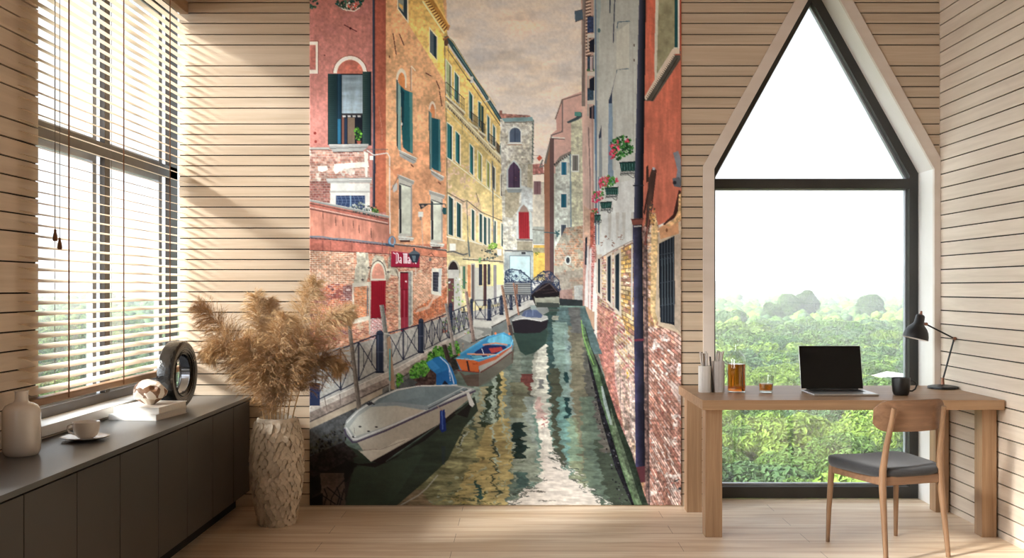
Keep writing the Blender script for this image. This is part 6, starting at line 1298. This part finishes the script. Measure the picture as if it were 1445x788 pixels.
while y < 1050:
    k_ = 1+(y-238)/420
    for lo_, hi_ in zones:
        x = lo_*y-6
        while x < hi_*y+6:
            xx, yy = x+rr.uniform(-2,2)*k_, y+rr.uniform(-2,2)*k_; x += 6.6*k_
            if any(abs(xx-a) < r_*.8 and -r_ < b_-yy < r_*2.2 for a, b_, r_ in special): continue
            n_ = noise.noise(Vector((xx/50, yy/60, 3))); j = 0 if n_ > .1 else (1 if rr.random() < .6 else 2)
            put_far(xx, yy, k_*rr.uniform(.85,1.2), j, EYE-20.0+rr.uniform(-1.5,1.5)*k_)
    y += 6.6*k_
# flanks of the forest, beyond what the photo's own viewpoint shows through the windows
y = 62.0
while y < 1050:
    k_ = 1+max(0, y-150)/330
    x = -.85*y
    while x < .80*y+14:
        xx, yy = x+rr.uniform(-2,2)*k_, y+rr.uniform(-2,2)*k_; x += 7.6*k_
        q_ = xx/yy
        if y > 80 and any(lo_*yy-6 < xx < hi_*yy+6 for lo_, hi_ in zones): continue
        near_ = min(abs(q_-e_) for z_ in zones for e_ in z_) < .12 and yy < 240
        put_far(xx, yy, 1.12*k_*rr.uniform(.85,1.2), 0 if noise.noise(Vector((xx/40, yy/40, 3))) > 0 else 1, EYE-19.6+rr.uniform(-1.4,1.4)*k_, near_)
    y += 7.2*k_
fm = None; Vall = []; Fall = []; Mi = []
for j in range(3):
    A, B = far[j]; b0 = len(Vall); Vall += A; Fall += [[b0+k for k in f] for f in B]; Mi += [j]*len(B)
me = bpy.data.meshes.new('forest'); me.from_pydata(Vall, [], Fall); [me.materials.append(m) for m in LEAF]; me.polygons.foreach_set('material_index', Mi); me.polygons.foreach_set('use_smooth', [len(f) == 3 for f in Fall]); me.update()
fo = bpy.data.objects.new('distant_forest', me); COL.objects.link(fo); tag(fo, 'distant hazy green forest stretching behind the nearer trees to the horizon', 'forest'); fo['kind'] = 'stuff'
# white hall among the trees
M_roof = mat('pale metal roof', (196,194,188), .6, (176,172,166), (.6,.6,.6)); M_wallw = mat('pale render', (112,110,108), .8, (120,118,114), (.2,.2,.2)); M_winb = mat('dark glazing', (96,106,112), .3)
h = thing('white_hall', 'white-roofed low building among the trees behind the mug', 'building', (HALL.x, HALL.y, GZ), .25)
zr_ = HALL.z-GZ; MB().box(-4.4,4.4,-10,2,0,zr_-.9).build('wall', M_wallw, h); MB().loft([[(-4.8,-10.4,zr_-.9),(4.8,-10.4,zr_-.9),(4.8,-10.4,zr_-.7),(0,-10.4,zr_+.3),(-4.8,-10.4,zr_-.7)],[(-4.8,2.4,zr_-.9),(4.8,2.4,zr_-.9),(4.8,2.4,zr_-.7),(0,2.4,zr_+.3),(-4.8,2.4,zr_-.7)]]).build('roof', M_roof, h)
for k in range(4): MB().box(-3.6+k*2, -2.4+k*2, -10.06, -10, zr_-3, zr_-1.6).build('window', M_winb, h)
MB().box(1.0,2.6,-6,-4,zr_-.3,zr_+.12).build('roof_vent', M_winb, h)
# town in the haze
def block(px0, px1, ytop, dist, label, storeys, step=None):
    a = at(px0, ytop, dist); b_ = at(px1, ytop, dist); wd = b_.x-a.x; hh = a.z-GZ
    o = thing('tower_block' if hh > 38 else 'apartment_building', label, 'building', ((a.x+b_.x)/2, dist, GZ))
    wl = MB().box(-wd/2, wd/2, 0, 18, 0, hh)
    if step: wl.box(-wd/2*step, wd/2*step, 3, 15, hh, hh+4)
    wl.build('wall', M_wallw, o)
    n_ = max(2, int(wd/5)); st = 3.4
    for s_ in range(storeys):
        z0 = hh-2.8-s_*st; m_ = MB()
        for i in range(n_):
            x0 = -wd/2+wd*(i+.25)/n_; m_.box(x0, x0+wd/n_*.5, -.12, 0, z0, z0+1.7)
        m_.build('window_row', M_winb, o)
block(1008, 1030, 397, 1000, 'pale apartment block at the left edge of the hazy skyline', 8)
block(1071, 1091, 386, 1020, 'pale tower block standing tallest in the haze above the bottle', 9, .6)
block(1034, 1046, 402, 1060, 'narrow pale block between the leftmost block and the tallest tower', 6)
block(1142, 1204, 423, 900, 'long low building with rows of windows on the hazy skyline', 3)
block(1150, 1166, 401, 1100, 'pale block behind the long low building, left half', 6, .5)
block(1180, 1203, 400, 1110, 'wide pale block behind the long low building, right half', 6)
block(1252, 1284, 405, 1000, 'pale stepped block in the haze near the right window frame', 6, .7)
block(1110, 1134, 409, 1120, 'faint low block behind the tall twin-topped tree', 4)
# haze over the forest
hm = bpy.data.materials.new('haze'); hm.use_nodes = True; t = hm.node_tree; t.nodes.clear(); vo = t.nodes.new('ShaderNodeVolumeScatter'); ou = t.nodes.new('ShaderNodeOutputMaterial'); vo.inputs['Color'].default_value = (.42,.43,.44,1); vo.inputs['Density'].default_value = .0012; t.links.new(vo.outputs[0], ou.inputs['Volume'])
hz = MB().box(-1500, 1500, 40, 2200, GZ+.2, 90).build('haze', hm); hz['kind'] = 'stuff'; tag(hz, 'white haze hanging over the trees and town outside', 'haze')
